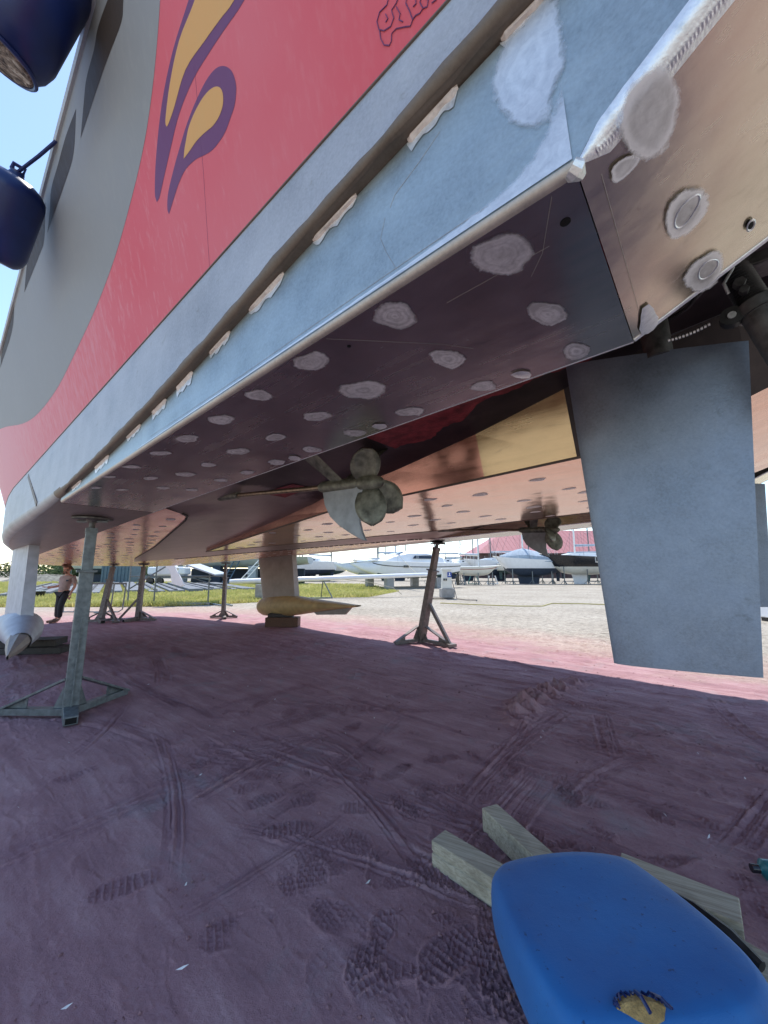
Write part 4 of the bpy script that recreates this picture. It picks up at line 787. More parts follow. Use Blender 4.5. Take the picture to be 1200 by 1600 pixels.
mb.f = [(i, (i + 1) % n_, n_ + (i + 1) % n_, n_ + i) for i in range(n_)] + [(n_ + i, n_ + (i + 1) % n_, 2 * n_) for i in range(n_)]
rim_attr(mb.build('ground_patch', 'bright_patch', boat), [1.0] * n_ + [.6] * n_ + [0.0])
rows = [[], [], []]; 
for a, wd in ((2.6, .004), (1.4, .007), (.9, .010), (.6, .014), (.45, .018), (.34, .024), (.26, .034), (.21, .05), (.17, .075), (.14, .11), (.118, .16), (.102, .22)):
    for k, q in enumerate((0, .6, 1.15)): rows[k].append(B(a, .7668, .848 + wd * q))
n_ = len(rows[0]); rim_attr(MB().grid(rows).build('ground_patch', 'bright_patch', boat), [.4] * n_ + [.7] * n_ + [1.0] * n_)
# scribed lines on the plate and bottom
def scratch(pts, rad=.0005, mat='edge_aluminium'):
    return MB().tube(pts, rad, 4).build('scribed_line', mat, boat)
scratch([B(a, .7690, .872 + .004 * math.sin(a * 3)) for a in np.linspace(.2, 2.4, 12)])
scratch([B(.56, .769, .86), B(.60, .769, .95), B(.62, .769, 1.01), B(.60, .769, 1.07)])
scratch([B(.40, .769, 1.20), B(.47, .769, 1.16), B(.56, .769, 1.12), B(.58, .769, 1.09)])
scratch([B(.18, .769, 1.15), B(.20, .769, 1.12), B(.19, .769, 1.09)])
scratch([B(.155, .80, CB - .001), B(.22, .94, CB - .001), B(.27, 1.0, CB - .001)], .0004)
scratch([B(.5, .93, CB - .001), B(.2, .93, CB - .001)], .0004); scratch([B(.9, .80, CB - .001), B(.62, 1.1, CB - .001), B(.55, 1.2, CB - .001)], .0004)
scratch([B(.062, .84, CB + .02), B(.062, 1.2, CB + .02), B(.062, 1.5, CB + .02)], .0004)
bz = MB().tube([B(.108, .772, CB + .010), B(.100, .78, CB + .004), B(.094, .80, CB + .004)], [.018, .022, .010], 10); bz.build('corner_weld', 'ring_aluminium', boat, smooth=True)

# ---- red antifouling left in the port tunnel
mb = MB(); rows = []
for a in np.linspace(.15, 1.85, 60):
    e_ = 2.40 + .06 * math.sin(a * 5) + .03 * math.sin(a * 17) + rng.normal(0, .012)
    rows.append([B(a, 1.60 + (e_ - 1.60) * t, roof(a, 2.0) - .008) for t in np.linspace(0, 1, 5)])
mb.grid(rows).build('antifouling_patch', 'antifoul_red', boat)
mb = MB(); rows = []
for a in np.linspace(3.05, 3.5, 6): rows.append([B(a, 2.25 + .25 * t, roof(a, 2.4) - .006) for t in np.linspace(.1 * math.sin(a * 9), 1, 4)])
mb.grid(rows).build('antifouling_patch', 'antifoul_red', boat)

# ---- painted design on the topside
def onside(a, c, off): return B(a, .715 - FL * (c - C_RED), c) - (V * .9596 + W * .2811) * off
def decal(key, mat, name, off):
    pl = [(a, min(c, c_sheer(a) - .012)) for a, c in DATA['decals'][key]]
    n0 = len(pl); Q = []
    for i in range(n0):
        p0, p1, p2, p3 = (np.array(pl[(i + k) % n0]) for k in (-1, 0, 1, 2))
        def sharp_(a, b, c):
            u, w_ = b - a, c - b; return np.dot(u, w_) < .35 * np.linalg.norm(u) * np.linalg.norm(w_)
        q0 = 2 * p1 - p2 if sharp_(p0, p1, p2) else p0; q3 = 2 * p2 - p1 if sharp_(p1, p2, p3) else p3
        for t in (0, .25, .5, .75): Q.append(tuple(.5 * (2 * p1 + (p2 - q0) * t + (2 * q0 - 5 * p1 + 4 * p2 - q3) * t * t + (3 * p1 - q0 - 3 * p2 + q3) * t ** 3)))
    pl = [(a, min(c, c_sheer(a) - .012)) for a, c in Q]
    out = []
    for i, p in enumerate(pl):
        if out and abs(p[0] - out[-1][0]) + abs(p[1] - out[-1][1]) < .003: continue
        out.append(p)
    mb = MB(); P = [onside(a, c, off) for a, c in out]; mb.add(P, [tuple(range(len(P)))]); return mb.build(name, mat, boat, tri=True)
def smooth_closed(pl, sub=4, keep=()):
    return pl
G = DATA['decals']['grey']; DATA['decals']['grey'] = [(a, c) for a, c in G if a < 9] + [(9.5, 2.60), (9.0, 2.66)] + [(a, 9) for a in (8, 7, 6, 5, 4, 3, 2, 1.3)]
decal('grey', 'grey_paint', 'painted_panel', .001)
for k in ('tooth1', 'tooth2', 'tooth3', 'tooth4'): decal(k, 'tooth_brown', 'dark_tooth', .002)  # dark brown tooth shapes laid flat along the rail
decal('flame1', 'purple_paint', 'painted_flame', .001); decal('flame2', 'purple_paint', 'painted_flame', .001)
decal('flame1in', 'orange_paint', 'painted_flame', .002); decal('flame2in', 'orange_paint', 'painted_flame', .002)
mb = MB()
for ln in DATA['lion']: mb.tube([onside(a, c, .002) for a, c in ln], .0016, 4)
mb.build('outline_drawing', 'purple_paint', boat)
# plate seam lines on the red
scr = MB().tube([onside(*p, .001) for p in ((1.62, 1.49), (1.50, 1.85), (1.40, 2.2))], .0005, 4).build('panel_seam', 'purple_paint', boat)

# ---- rudders
def rudder(f, da):
    RB = 2.2; th_ = .045
    top_f, top_a, bot_a, bot_f = (.462 + da, 1.147), (-.263 + da, .975), (-.102 + da * 1.05, -.422), (.414 + da, -.42)
    mb = MB(); rows = []
    for k in range(9):
        t = k / 8; fa = top_f[0] + (bot_f[0] - top_f[0]) * t; fc = top_f[1] + (bot_f[1] - top_f[1]) * t
        ba = top_a[0] + (bot_a[0] - top_a[0]) * t; bc = top_a[1] + (bot_a[1] - top_a[1]) * t
        ring = []
        for s, w_ in ((0, .35), (.04, .7), (.15, .95), (.35, 1), (.7, .8), (.95, .45), (1, .3)): ring.append(B(fa + (ba - fa) * s, f(RB - th_ * w_), fc + (bc - fc) * s))
        for s, w_ in ((1, .3), (.95, .45), (.7, .8), (.35, 1), (.15, .95), (.04, .7), (0, .35)): ring.append(B(fa + (ba - fa) * s, f(RB + th_ * w_), fc + (bc - fc) * s))
        ring.append(ring[0]); rows.append(ring)
    mb.grid(rows); n_ = len(rows[0]) - 1
    mb.f.append(tuple(range(n_))); mb.f.append(tuple(reversed([8 * (n_ + 1) + i for i in range(n_)])))
    ru = mb.build('rudder', 'rudder_aluminium', boat, smooth=True, sharp=40)
    MB().tube([B(.05 + da, f(RB), 1.03), B(.05 + da, f(RB), roof(0, 2.2) + .02)], .06, 14).build('rudder_stock', 'gear_metal', ru, smooth=True)
    return ru
ru = rudder(lambda b: b, 0); rudder(mir, -.36)
# steering gear beside the port rudder head
gear = boat
def ringpath(c, n1, n2, r, m=22): return [c + n1 * r * math.cos(t) + n2 * r * math.sin(t) for t in np.linspace(0, 2 * math.pi, m)]
d_r = np.array(B(-.40, 2.02, .60)) - np.array(B(-.27, 2.02, 1.20)); d_r /= np.linalg.norm(d_r)
P0 = np.array(B(-.235, 2.0, 1.235)); X1 = np.cross(d_r, V); X1 /= np.linalg.norm(X1); X2 = np.cross(d_r, X1)
bel = MB(); pts = []; rs = []
for k in range(29): pts.append(P0 + d_r * (.02 + .0062 * k)); rs.append(.052 if k % 2 else .043)
bel.tube(pts, rs, 18).build('ram_bellows', 'dark_gear', boat, smooth=True)
MB().tube([P0 - d_r * .06, P0 + d_r * .02], .062, 16).build('ram_head', 'gear_metal', boat, smooth=True)
MB().tube([P0 + d_r * .205, P0 + d_r * .25], .068, 18).build('ram_collar', 'gear_metal', boat, smooth=True)
cy = MB().tube([P0 + d_r * .25, P0 + d_r * .56, P0 + d_r * .60], [.058, .058, .045], 18).build('ram_cylinder', 'gear_metal', boat, smooth=True)
lug = np.array(B(-.205, 1.98, 1.0)) 
MB().tube([lug - V * .02, lug + V * .02], .038, 16).build('ram_lug', 'dark_gear', boat, smooth=True)
MB().tube([lug - V * .026, lug + V * .026], .014, 10).build('lug_pin', 'ring_aluminium', boat, smooth=True)
for k, (a, b, c, r) in enumerate(((-.13, 1.93, 1.235, .020), (-.19, 1.9, 1.25, .016), (-.24, 1.92, 1.10, .02), (-.02, 1.95, 1.19, .022), (-.25, 1.93, 1.07, .016))):
    MB().tube([B(a, b - .012, c), B(a, b + .016, c)], r, 6).build('bolt', 'gear_metal', boat)
MB().tube(ringpath(np.array(B(.0, 2.05, 1.255)), U, V, .17), .012, 6).build('cable_loop', 'gear_metal', boat, smooth=True)
MB().tube(ringpath(np.array(B(.02, 2.08, 1.22)), U, V, .14), .010, 6).build('cable_loop', 'dark_gear', boat, smooth=True)
MB().tube([B(-.20, 1.92, 1.29), B(-.235, 1.93, 1.25), B(-.235, 1.95, 1.19), B(-.20, 1.95, 1.14), B(-.21, 1.97, 1.10)], .006, 6).build('hose', 'ring_aluminium', boat, smooth=True)
MB().box(B(.0, 2.02, 1.2), (.09, .07, .05), HEAD).build('bracket', 'gear_metal', boat, bevel=.006)
MB().box(B(-.3, 2.05, 1.22), (.12, .12, .05), HEAD).build('bracket', 'gear_metal', boat, bevel=.006)
mb = MB()
for k in range(12):
    t = k / 11; p = np.array(B(-.0 - .14 * t, 2.05, 1.03 - .02 * t + .03 * t * t)); mb.tube([p - U * .004, p + U * .004], .007, 6)
mb.build('chain', 'ring_aluminium', boat)

# ---- propellers, shafts, struts and fins
def prop(f):
    sh = MB().tube([B(3.75, f(2.0), .93), B(2.3, f(2.03), .765)], .022, 10).build('propeller_shaft', 'shaft_bronze', boat, smooth=True)
    MB().tube([B(3.95, f(1.99), .955), B(3.6, f(2.0), .915)], [.05, .035], 10).build('stern_gland', 'prop_bronze', sh, smooth=True)
    st = MB().tube([B(2.36, f(2.03), .772), B(2.32, f(2.03), .768), B(1.97, f(2.05), .735), B(1.92, f(2.05), .730)], [.032, .048, .050, .040], 14).build('shaft_strut', 'prop_bronze', boat, smooth=True)
    for (bb, aa) in ((1.80, 2.32), (2.36, 1.98)):
        ends = []
        base = np.array(B(2.12, f(2.04), .75)); tp_ = np.array(B(aa, f(bb), roof(aa, bb) + .01))
        rows = []
        for k in range(5):
            t = k / 4; c = base + (tp_ - base) * t; ch = .055 + .03 * t
            rows.append([c + U * ch, c + U * ch * .4 + V * .014, c - U * ch * .5 + V * .012, c - U * ch, c - U * ch * .5 - V * .012, c + U * ch * .4 - V * .014, c + U * ch])
        MB().grid(rows).build('strut_arm', 'prop_bronze', st, smooth=True)
    # shark-fin below the strut
    prof = [(2.32, .73), (2.31, .62), (2.26, .52), (2.17, .44), (2.06, .37), (1.93, .30), (1.90, .295), (1.93, .36), (1.945, .44), (1.935, .54), (1.90, .62), (1.88, .70)]
    P1 = [B(a, f(2.03 + .10 * (.73 - c)), c) for a, c in prof]
    MB().prism([p - V * .012 for p in P1], V * .024).build('strut_fin', 'fin_grey', boat, tri=True, bevel=.004)
    hb = MB().tube([B(1.93, f(2.05), .725), B(1.90, f(2.055), .722), B(1.80, f(2.06), .712), B(1.74, f(2.063), .708), B(1.71, f(2.064), .706)], [.05, .060, .058, .042, .012], 14).build('propeller', 'prop_bronze', boat, smooth=True)
    ctr = np.array(B(1.845, f(2.06), .712))
    for k, (ang, sgn_, tw0, bl) in enumerate(((118, -1, 80, .22), (264, 1, 78, .28), (334, 1, 40, .30))):
        t_ = R(ang); rad = V * math.cos(t_) * (1 if f(1) == 1 else -1) + W * math.sin(t_); tan = np.cross(U, rad)
        rows = []
        for i in range(9):
            s = i / 8; r_ = .045 + bl * s; wd = .118 * math.sqrt(max(0, math.sin(math.pi * (.13 + .87 * s)))) + .004
            tw = R(tw0 - 20 * s); ax = tan * math.cos(tw) * sgn_ + U * math.sin(tw)
            c = ctr + rad * r_ - U * .05 * s
            rows.append([c + ax * wd * q + np.cross(ax, rad) * .012 * (1 - q * q) for q in (-1, -.6, -.2, .2, .6, 1)])
        m_ = MB().grid(rows)
        o = m_.build('blade', 'prop_bronze', hb, smooth=True); sm = o.modifiers.new('thick', 'SOLIDIFY'); sm.thickness = .014; sm.offset = 0
    return hb
prop(lambda b: b); prop(mir)

# ---- keels and bulbs
def keel(b, mat):
    rows = []
    for k in range(7):
        t = k / 6; c = .86 - 1.36 * t; le = 11.25 - .35 * t; te = 9.38 - .18 * t; hw = .12 + .02 * t
        prof = [(0, .15), (.06, .6), (.2, 1), (.45, 1), (.8, .75), (1, .62)]
        ring = [B(le + (te - le) * s, b - hw * w_, c) for s, w_ in prof] + [B(le + (te - le) * s, b + hw * w_, c) for s, w_ in reversed(prof)]
        ring.append(ring[0]); rows.append(ring)
    return MB().grid(rows).build('keel', mat, boat, smooth=True, sharp=35)
kl = keel(7.05, 'keel_paint'); kp = keel(1.27, 'bulb_grey')
mb = MB(); ctrs = []
S_ = [(11.1, -.66, .02, .02), (11.05, -.66, .14, .14), (10.95, -.655, .23, .23), (10.75, -.65, .30, .29), (10.2, -.64, .33, .31), (9.6, -.62, .32, .30), (9.0, -.605, .29, .25), (8.4, -.60, .25, .18), (7.8, -.595, .21, .12), (7.2, -.59, .16, .065), (6.78, -.585, .10, .02)]
rows = []
for a, c, wb, hc in S_:
    rows.append([B(a, 7.05 + wb * math.cos(t), c + hc * math.sin(t)) for t in np.linspace(0, 2 * math.pi, 21)])
blb = MB().grid(rows).build('keel_bulb', 'bulb_cream', kl, smooth=True, sharp=60)
MB().prism([B(8.6, 7.0, -.68), B(6.95, 7.0, -.60), B(7.2, 7.0, -.80), B(8.3, 7.0, -.84)], V * .05).build('tail_underside', 'keel_paint', kl)  # grey plate put in as the dark underside of the tail
S_ = [(11.9, -.66, .02, .02), (11.75, -.66, .12, .11), (11.4, -.655, .22, .2), (10.8, -.65, .28, .26), (10.2, -.64, .31, .29), (9.6, -.63, .31, .29), (9.15, -.65, .28, .26), (8.8, -.69, .22, .20), (8.4, -.76, .14, .14)]
rows = []
for i, (a, c, wb, hc) in enumerate(S_):
    bb = 1.27 - max(0, (9.5 - a)) * .14
    rows.append([B(a, bb + wb * math.cos(t), c + hc * math.sin(t)) for t in np.linspace(0, 2 * math.pi, 21)])
MB().grid(rows).build('keel_bulb', 'bulb_grey', kp, smooth=True, sharp=60)
S2 = [(8.5, 1.12, -.745, .16, .14), (8.0, 1.0, -.82, .09, .10), (7.6, .9, -.88, .012, .03)]
MB().grid([[B(a, bb + wb * math.cos(t), c + hc * math.sin(t)) for t in np.linspace(0, 2 * math.pi, 9)] for a, bb, c, wb, hc in S2]).build('bulb_tail', 'keel_paint', kp)
# ------------------------------------------------------------------ fenders
def fender(p0, axis, Lh, rad, label, cap, rope_to):
    p0 = np.array(p0); ax = np.array(axis, float); ax /= np.linalg.norm(ax)
    t = thing('fender', label, 'fender', p0 - ax * Lh / 2, 'blue fenders hung over the rail')
    prof = [(-.5, .55), (-.495, .70), (-.47, .82), (-.42, .93), (-.34, 1), (.3, 1), (.38, .95), (.44, .8), (.485, .55), (.50, .25), (.53, .2), (.55, .2)]
    MB().tube([p0 + ax * Lh * s for s, _ in prof], [rad * r for _, r in prof], 28).build('fender_body', 'fender_blue', t, smooth=True)
    if cap:
        MB().tube([p0 - ax * Lh * .490, p0 - ax * Lh * .512], [rad * .78, rad * .70], 28).build('end_cap', 'fender_cap', t, smooth=True)
        X = np.cross(ax, U); X /= np.linalg.norm(X); Y = np.cross(ax, X)
        MB().tube([p0 - ax * Lh * .497 + (X * math.cos(q) + Y * math.sin(q)) * rad * .80 for q in np.linspace(0, 2 * math.pi, 30)], rad * .05, 8).build('end_ring', 'fender_blue', t, smooth=True)
    e = p0 + ax * Lh * .55
    MB().tube([e - V * .03, e + V * .03, e + ax * .04 + V * .03, e + ax * .04 - V * .03, e - V * .03], .014, 6).build('lashing', 'rope_blue', t)
    MB().tube([e, (e + rope_to) / 2 - W * .01, rope_to], .011, 6).build('rope', 'rope_blue', t, smooth=True)
    MB().tube([rope_to - U * .03, rope_to + U * .03 + W * .02, rope_to + W * .04], .016, 6).build('rope_hitch', 'rope_blue', t)
fender(B(2.22, .015, 3.0), W * .84 - U * .42 + V * .20, .75, .20, 'blue cylindrical fender with a worn crusted end, nearest the stern', True, np.array(B(1.4, .25, c_sheer(1.4))))
fender(B(3.55, .075, 2.66), W * .80 - U * .50 + V * .10, .60, .195, 'smooth dark blue fender hanging from a short rope, further forward', False, np.array(B(2.98, .268, c_sheer(2.98))))

# ------------------------------------------------------------------ boat stands
def stand(base, top, label, w0, feet, brace=None, mat='galvanised', mid=.72, flange=False, plate=.17):
    base = np.array([base[0], base[1], 0.0]); top = np.array(top, float)
    t = thing('boat_stand', label, 'boat stand', base, 'steel stands propping the vessel')
    d = top - base; h = np.linalg.norm(d); d /= h
    f0 = np.array(feet[0], float); f0 = np.array([f0[0], f0[1], 0]); f0 /= np.linalg.norm(f0)
    MB().bar(base + d * .02, base + d * h * mid, w0, w0, up=f0, wx2=w0 * .92, wy2=w0 * .92).build('lower_tube', mat, t, bevel=.008)
    MB().bar(base + d * (h * mid - .10), base + d * h * .93, w0 * .74, w0 * .74, up=f0).build('upper_tube', mat, t, bevel=.006)
    MB().bar(base + d * (h * mid - .015), base + d * (h * mid + .012), w0 * 1.32, w0 * 1.32, up=f0).build('collar', mat, t, bevel=.003)
    MB().tube([base + d * h * .92, base + d * (h - .02)], w0 * .22, 12).build('screw', 'gear_metal', t, smooth=True)
    MB().bar(base + d * h * .918, base + d * h * .945, w0 * .8, w0 * .8, up=f0).build('screw_nut', mat, t)
    MB().tube([base + d * (h - .055), base + d * (h - .022), base + d * (h - .02), base + d * (h - .002)], [w0 * .35, w0 * .5, plate, plate], 20).build('pad', 'gear_metal', t, smooth=True)
    MB().tube([base + d * (h - .05) - np.array([plate * .9, 0, -.01]), base + d * (h - .05) + np.array([plate * .9, 0, .01])], .016, 6).build('pad_arm', mat, t)
    x = np.cross(d, f0); x /= np.linalg.norm(x)
    for k in range(9):
        p = base + d * (h * (.22 + .05 * k)) 
        MB().tube([p - x * (w0 * .505), p - x * (w0 * .52)], .011, 8).build('pin_hole', 'black_hole', t)
    if flange:
        q = -x * w0 * .5 + f0 * w0 * .0
        MB().bar(base + d * .10 + f0 * w0 * .51, base + d * h * .48 + f0 * w0 * .48, .012, .05, up=f0).build('flange_strip', mat, t)
    for i, fv in enumerate(feet):
        fv = np.array([fv[0], fv[1], 0.0]); l = np.linalg.norm(fv); fd = fv / l
        if l < .45:                                   # short square stub with an open end
            ft = MB().bar(base + fd * .02 + np.array([0, 0, w0 * .5]), base + fd * l + np.array([0, 0, w0 * .36]), w0 * .95, w0 * .95, wx2=w0 * .85, wy2=w0 * .6).build('foot', mat, t, bevel=.006)
            MB().bar(base + fd * (l - .004) + np.array([0, 0, w0 * .36]), base + fd * (l + .003) + np.array([0, 0, w0 * .36]), w0 * .66, w0 * .40).build('tube_opening', 'black_hole', ft)
            continue
        z = np.array([0, 0, 1.0]); hh = .36 * min(1, l / .8) + .05
        ft = MB().bar(base + fd * w0 * .4 + z * hh, base + fd * l + z * .05, .10, .022).build('foot', mat, t)
        MB().bar(base + fd * w0 * .4 + z * .06, base + fd * l * .97 + z * .045, .085, .07).build('foot_rail', mat, ft)
        side = np.cross(fd, z)
        MB().prism([base + fd * l * .60 + z * .05 - side * .006, base + fd * l + z * .05 - side * .006, base + fd * l * .60 + z * (.05 + hh * .38) - side * .006], side * .012).build('gusset', mat, ft)
        MB().prism([base + fd * w0 * .4 + z * .05 - side * .006, base + fd * (w0 * .4 + .16) + z * .05 - side * .006, base + fd * w0 * .4 + z * hh - side * .006], side * .012).build('gusset', mat, ft)
    if brace is not None:
        bt = np.array([brace[0], brace[1], .05]); MB().bar(base + d * h * .42, bt, w0 * .42, w0 * .42).build('brace', mat, t)
        MB().box(bt, (.2, .2, .06), .4).build('brace_foot', mat, t)
    return t
def under(a, b, c=.823): return B(a, b, c)
p = np.array(B(5.52, 1.235, .843)); stand(p + np.array([-.03, .03, 0]), p, 'nearest grey galvanised boat stand with a flat round pad, under the port chine', .145,
      [(.22, -.26), (-.86, .06), (.10, .80)], flange=True, plate=.20)
p = np.array(B(4.55, 7.30, .820)); stand((.83, 9.06), p, 'leaning brown steel stand with a side brace, right of the yellow keel bulb', .16, [(-.60, -.36), (.60, -.62), (.15, .6)], brace=(1.40, 8.46), mat='stand_brown')
p = np.array(B(12.9, 6.8, .82)); stand((p[0] + .02, p[1]), p, 'upright slim brown stand with wide triangular feet, left of the yellow keel bulb', .12, [(-.46, .05), (.46, .1), (.2, -.35)], mat='stand_brown')
p = np.array(B(14.85, 4.0, .823)); stand((-8.92, 12.45), p, 'tilted grey brown stand with a brace, just right of the walking man', .15, [(-.55, .0), (.1, .6), (.3, -.3)], brace=(-8.35, 12.35), mat='stand_brown')
p = np.array(B(14.45, 4.75, .823)); stand((-7.99, 12.84), p, 'upright grey brown stand with its brace on the left, in front of the rack', .14, [(.60, .0), (-.1, .6), (-.2, -.4)], brace=(-8.55, 12.75), mat='stand_brown')

# ------------------------------------------------------------------ blocks under the keels
k0 = np.array(B(10.05, 7.02, 0))
def block(c, d, label, mat, rz, cat='timber block', name='timber_block', group=None):
    mb = MB().box((c[0], c[1], c[2] + d[2] / 2), d, rz); o = mb.build(name, mat, None, bevel=.015, loc=(c[0], c[1], c[2])); return tag(o, label, cat, group)
block((-2.95, 11.58, 0), (.94, .42, .27), 'thick rusty brown timber block on the ground under the yellow keel bulb', 'timber_brown', .02)
block((-3.02, 11.62, .273), (.70, .40, .10), 'thin dark plank on the brown block under the yellow keel bulb', 'timber_dark', .05)
block((-2.72, 11.60, .373), (.52, .3, .055), 'pale wedge between the yellow keel bulb and the dark plank', 'pallet_wood', .0)
block((-6.98, 7.95, 0), (1.3, .4, .12), 'low dark plank on the ground beneath the pale keel bulb at the left edge', 'timber_dark', .1)
block((-7.05, 8.02, .123), (1.0, .45, .13), 'mossy grey plank lying on the dark plank under the pale keel bulb', 'timber_dark', .25)

# ------------------------------------------------------------------ timbers and blue foam pad in the foreground
def timber(p, ang, ln, w_, h_, label, groove=False, z0=0.0, mat='timber_weathered'):
    p = np.array([p[0], p[1], z0]); d = np.array([math.cos(ang), math.sin(ang), 0]); s = np.array([-d[1], d[0], 0])
    mb = MB()
    if groove: prof = [(0, 0), (w_, 0), (w_, h_), (.0, h_), (0, h_ * .62), (.010, h_ * .60), (.010, h_ * .52), (0, h_ * .50)]
    else: prof = [(0, 0), (w_, 0), (w_, h_), (0, h_)]
    mb.prism([p + s * (a - (w_ if False else 0)) + np.array([0, 0, b]) for a, b in prof], d * ln)
    o = mb.build('timber', mat, None, loc=p, tri=True, bevel=.004); return tag(o, label, 'timber', 'timbers under the blue pad')
timber((.262, 2.372), math.atan2(-.72, .70), 1.15, .125, .13, 'weathered timber with a groove along its side, sticking out furthest left of the blue pad', True)
timber((.615, 2.665), math.atan2(-.93, .37), 1.05, .115, .13, 'plain weathered timber behind the upper left corner of the blue pad')
timber((1.15, 2.145), math.atan2(-.62, .79), .46, .17, .13, 'grey timber lying behind the right side of the blue pad')
timber((1.10, 2.02), math.atan2(-.80, .60), .95, .16, .12, 'dirty timber beside the right edge of the blue pad', False)
mb = MB().tube([(1.18, 2.03, .15), (1.27, 1.93, .175), (1.31, 1.86, .19), (1.37, 1.76, .165), (1.40, 1.66, .15)], [.02, .028, .022, .032, .02], 8)
tag(mb.build('rag', 'dark_gear', None, smooth=True), 'black dirty strap lying on the timber by the blue pad', 'strap')

def pad():
    OUTL = [(.445, 1.81), (.46, 1.865), (.495, 1.915), (.55, 1.945), (.66, 1.965), (.80, 1.972), (.95, 1.970), (1.06, 1.960), (1.105, 1.94), (1.135, 1.90), (1.19, 1.76), (1.215, 1.62), (1.225, 1.50), (1.215, 1.42), (1.18, 1.36), (1.10, 1.315), (1.0, 1.295), (.88, 1.285), (.76, 1.275), (.64, 1.265), (.56, 1.265), (.51, 1.29), (.485, 1.34), (.46, 1.45), (.445, 1.60), (.44, 1.72)]
    P = np.array(OUTL); c = P.mean(0)
    # resample the outline smoothly
    n = len(P); Q = []
    for i in range(n):
        p0, p1, p2, p3 = P[i - 1], P[i], P[(i + 1) % n], P[(i + 2) % n]
        for t in (0, .33, .66): Q.append(.5 * ((2 * p1) + (-p0 + p2) * t + (2 * p0 - 5 * p1 + 4 * p2 - p3) * t * t + (-p0 + 3 * p1 - 3 * p2 + p3) * t ** 3))
    Q = np.array(Q); rows = []
    for s, z in ((.0, .142), (.5, .142), (.93, .145), (.965, .152), (.99, .17), (1.0, .20), (1.0, .255), (.993, .29), (.975, .315), (.945, .332), (.90, .343), (.8, .347), (.65, .349), (.45, .350), (.25, .350), (0.0, .350)):
        row = []
        for q in Q:
            x, y = c + (q - c) * s
            dz = .012 * math.sin(x * 9) * math.sin(y * 7 + 1) if z > .3 else 0
            row.append((x, y, z + dz * s))
        row.append(row[0]); rows.append(row)
    t = thing('foam_pad', 'big blue padded foam cushion with a torn edge, resting on timbers', 'foam pad', (c[0], c[1], .142))
    MB().grid(rows).build('cover', 'blue_foam', t, smooth=True, sharp=180)
    # torn hole at the near edge with yellow foam and loose threads
    mb = MB(); ctr = np.array([.745, 1.318, .352]); n = 16
    ring = [ctr + np.array([.072 * math.cos(q) * (1 + .08 * math.sin(5 * q)), .032 * math.sin(q) * (1.2 if math.sin(q) > 0 else .8), -.004 - .02 * max(0, -math.sin(q))]) for q in np.linspace(0, 2 * math.pi, n, endpoint=False)]
    mb.v = [tuple(p) for p in ring] + [tuple(ctr + (p - ctr) * .6 + np.array([0, 0, .012])) for p in ring] + [tuple(ctr + np.array([0, 0, .016]))]
    mb.f = [(i, (i + 1) % n, n + (i + 1) % n, n + i) for i in range(n)] + [(n + i, n + (i + 1) % n, 2 * n) for i in range(n)]
    mb.build('torn_foam', 'foam_yellow', t, smooth=True)
    mb = MB()
    for q in np.linspace(.1, 3.0, 14): 
        p = ctr + np.array([.076 * math.cos(q), .040 * math.sin(q), -.001]); mb.tube([p, p + np.array([.004 * math.sin(q * 9), -.010 - .006 * math.sin(q * 5), .010]), p + np.array([.006 * math.sin(q * 7), -.022, .012])], .0035, 5)
    mb.tube([ctr + np.array([.006, .034, .004]), ctr + np.array([.004, .0, .022]), ctr + np.array([.008, -.03, .012])], .006, 6)
    mb.tube([ctr + np.array([.05, .03, .004]), ctr + np.array([.062, .0, .02]), ctr + np.array([.075, -.02, .012])], .004, 6)
    mb.build('torn_edge', 'fender_blue', t, smooth=True)
pad()
# teal bottle at the right edge
t = thing('bottle', 'small teal plastic bottle lying at the right edge of the dust', 'bottle', (2.12, 2.27, 0))
MB().tube([(1.975, 2.29, .045), (1.985, 2.288, .045), (2.0, 2.286, .045), (2.2, 2.25, .045), (2.24, 2.243, .045)], [.015, .02, .045, .045, .03], 14).build('bottle_body', 'teal_plastic', t, smooth=True)
MB().tube([(1.945, 2.295, .045), (1.978, 2.29, .045)], .02, 12).build('bottle_cap', 'black_topside', t, smooth=True)
# paint flakes in the dust
mb = MB()
spots = [(-2.04, 7.63), (-.81, 1.8), (-1.16, 1.66), (-3.31, 5.7), (1.84, 2.78), (1.95, 2.57), (1.79, 2.34), (1.9, 2.55), (-.08, 2.23), (-3.2, 5.83)] + [(rng.uniform(-3, 3.4), rng.uniform(1.8, 7)) for _ in range(26)]
for i, (x, y) in enumerate(spots):
    a = rng.uniform(0, 3.1); l = rng.uniform(.006, .02) * (1.3 if i < 10 else .5) * (1 + .12 * y); wd = .0018 * (1 + .25 * y)
    z = .022; d = np.array([math.cos(a), math.sin(a), 0]); s = np.array([-d[1], d[0], 0]) * wd; p = np.array([x, y, z])
    mb.add([p - d * l + s, p - s, p + d * l + s * 1.5 + [0, 0, .008], p + d * .2 * l + s * 2 + [0, 0, .006]], [(0, 1, 2, 3)])
o = mb.build('paint_flakes', 'paint_chip', None); tag(o, 'scattered white paint flakes in the red dust', 'flakes', None, 'stuff')


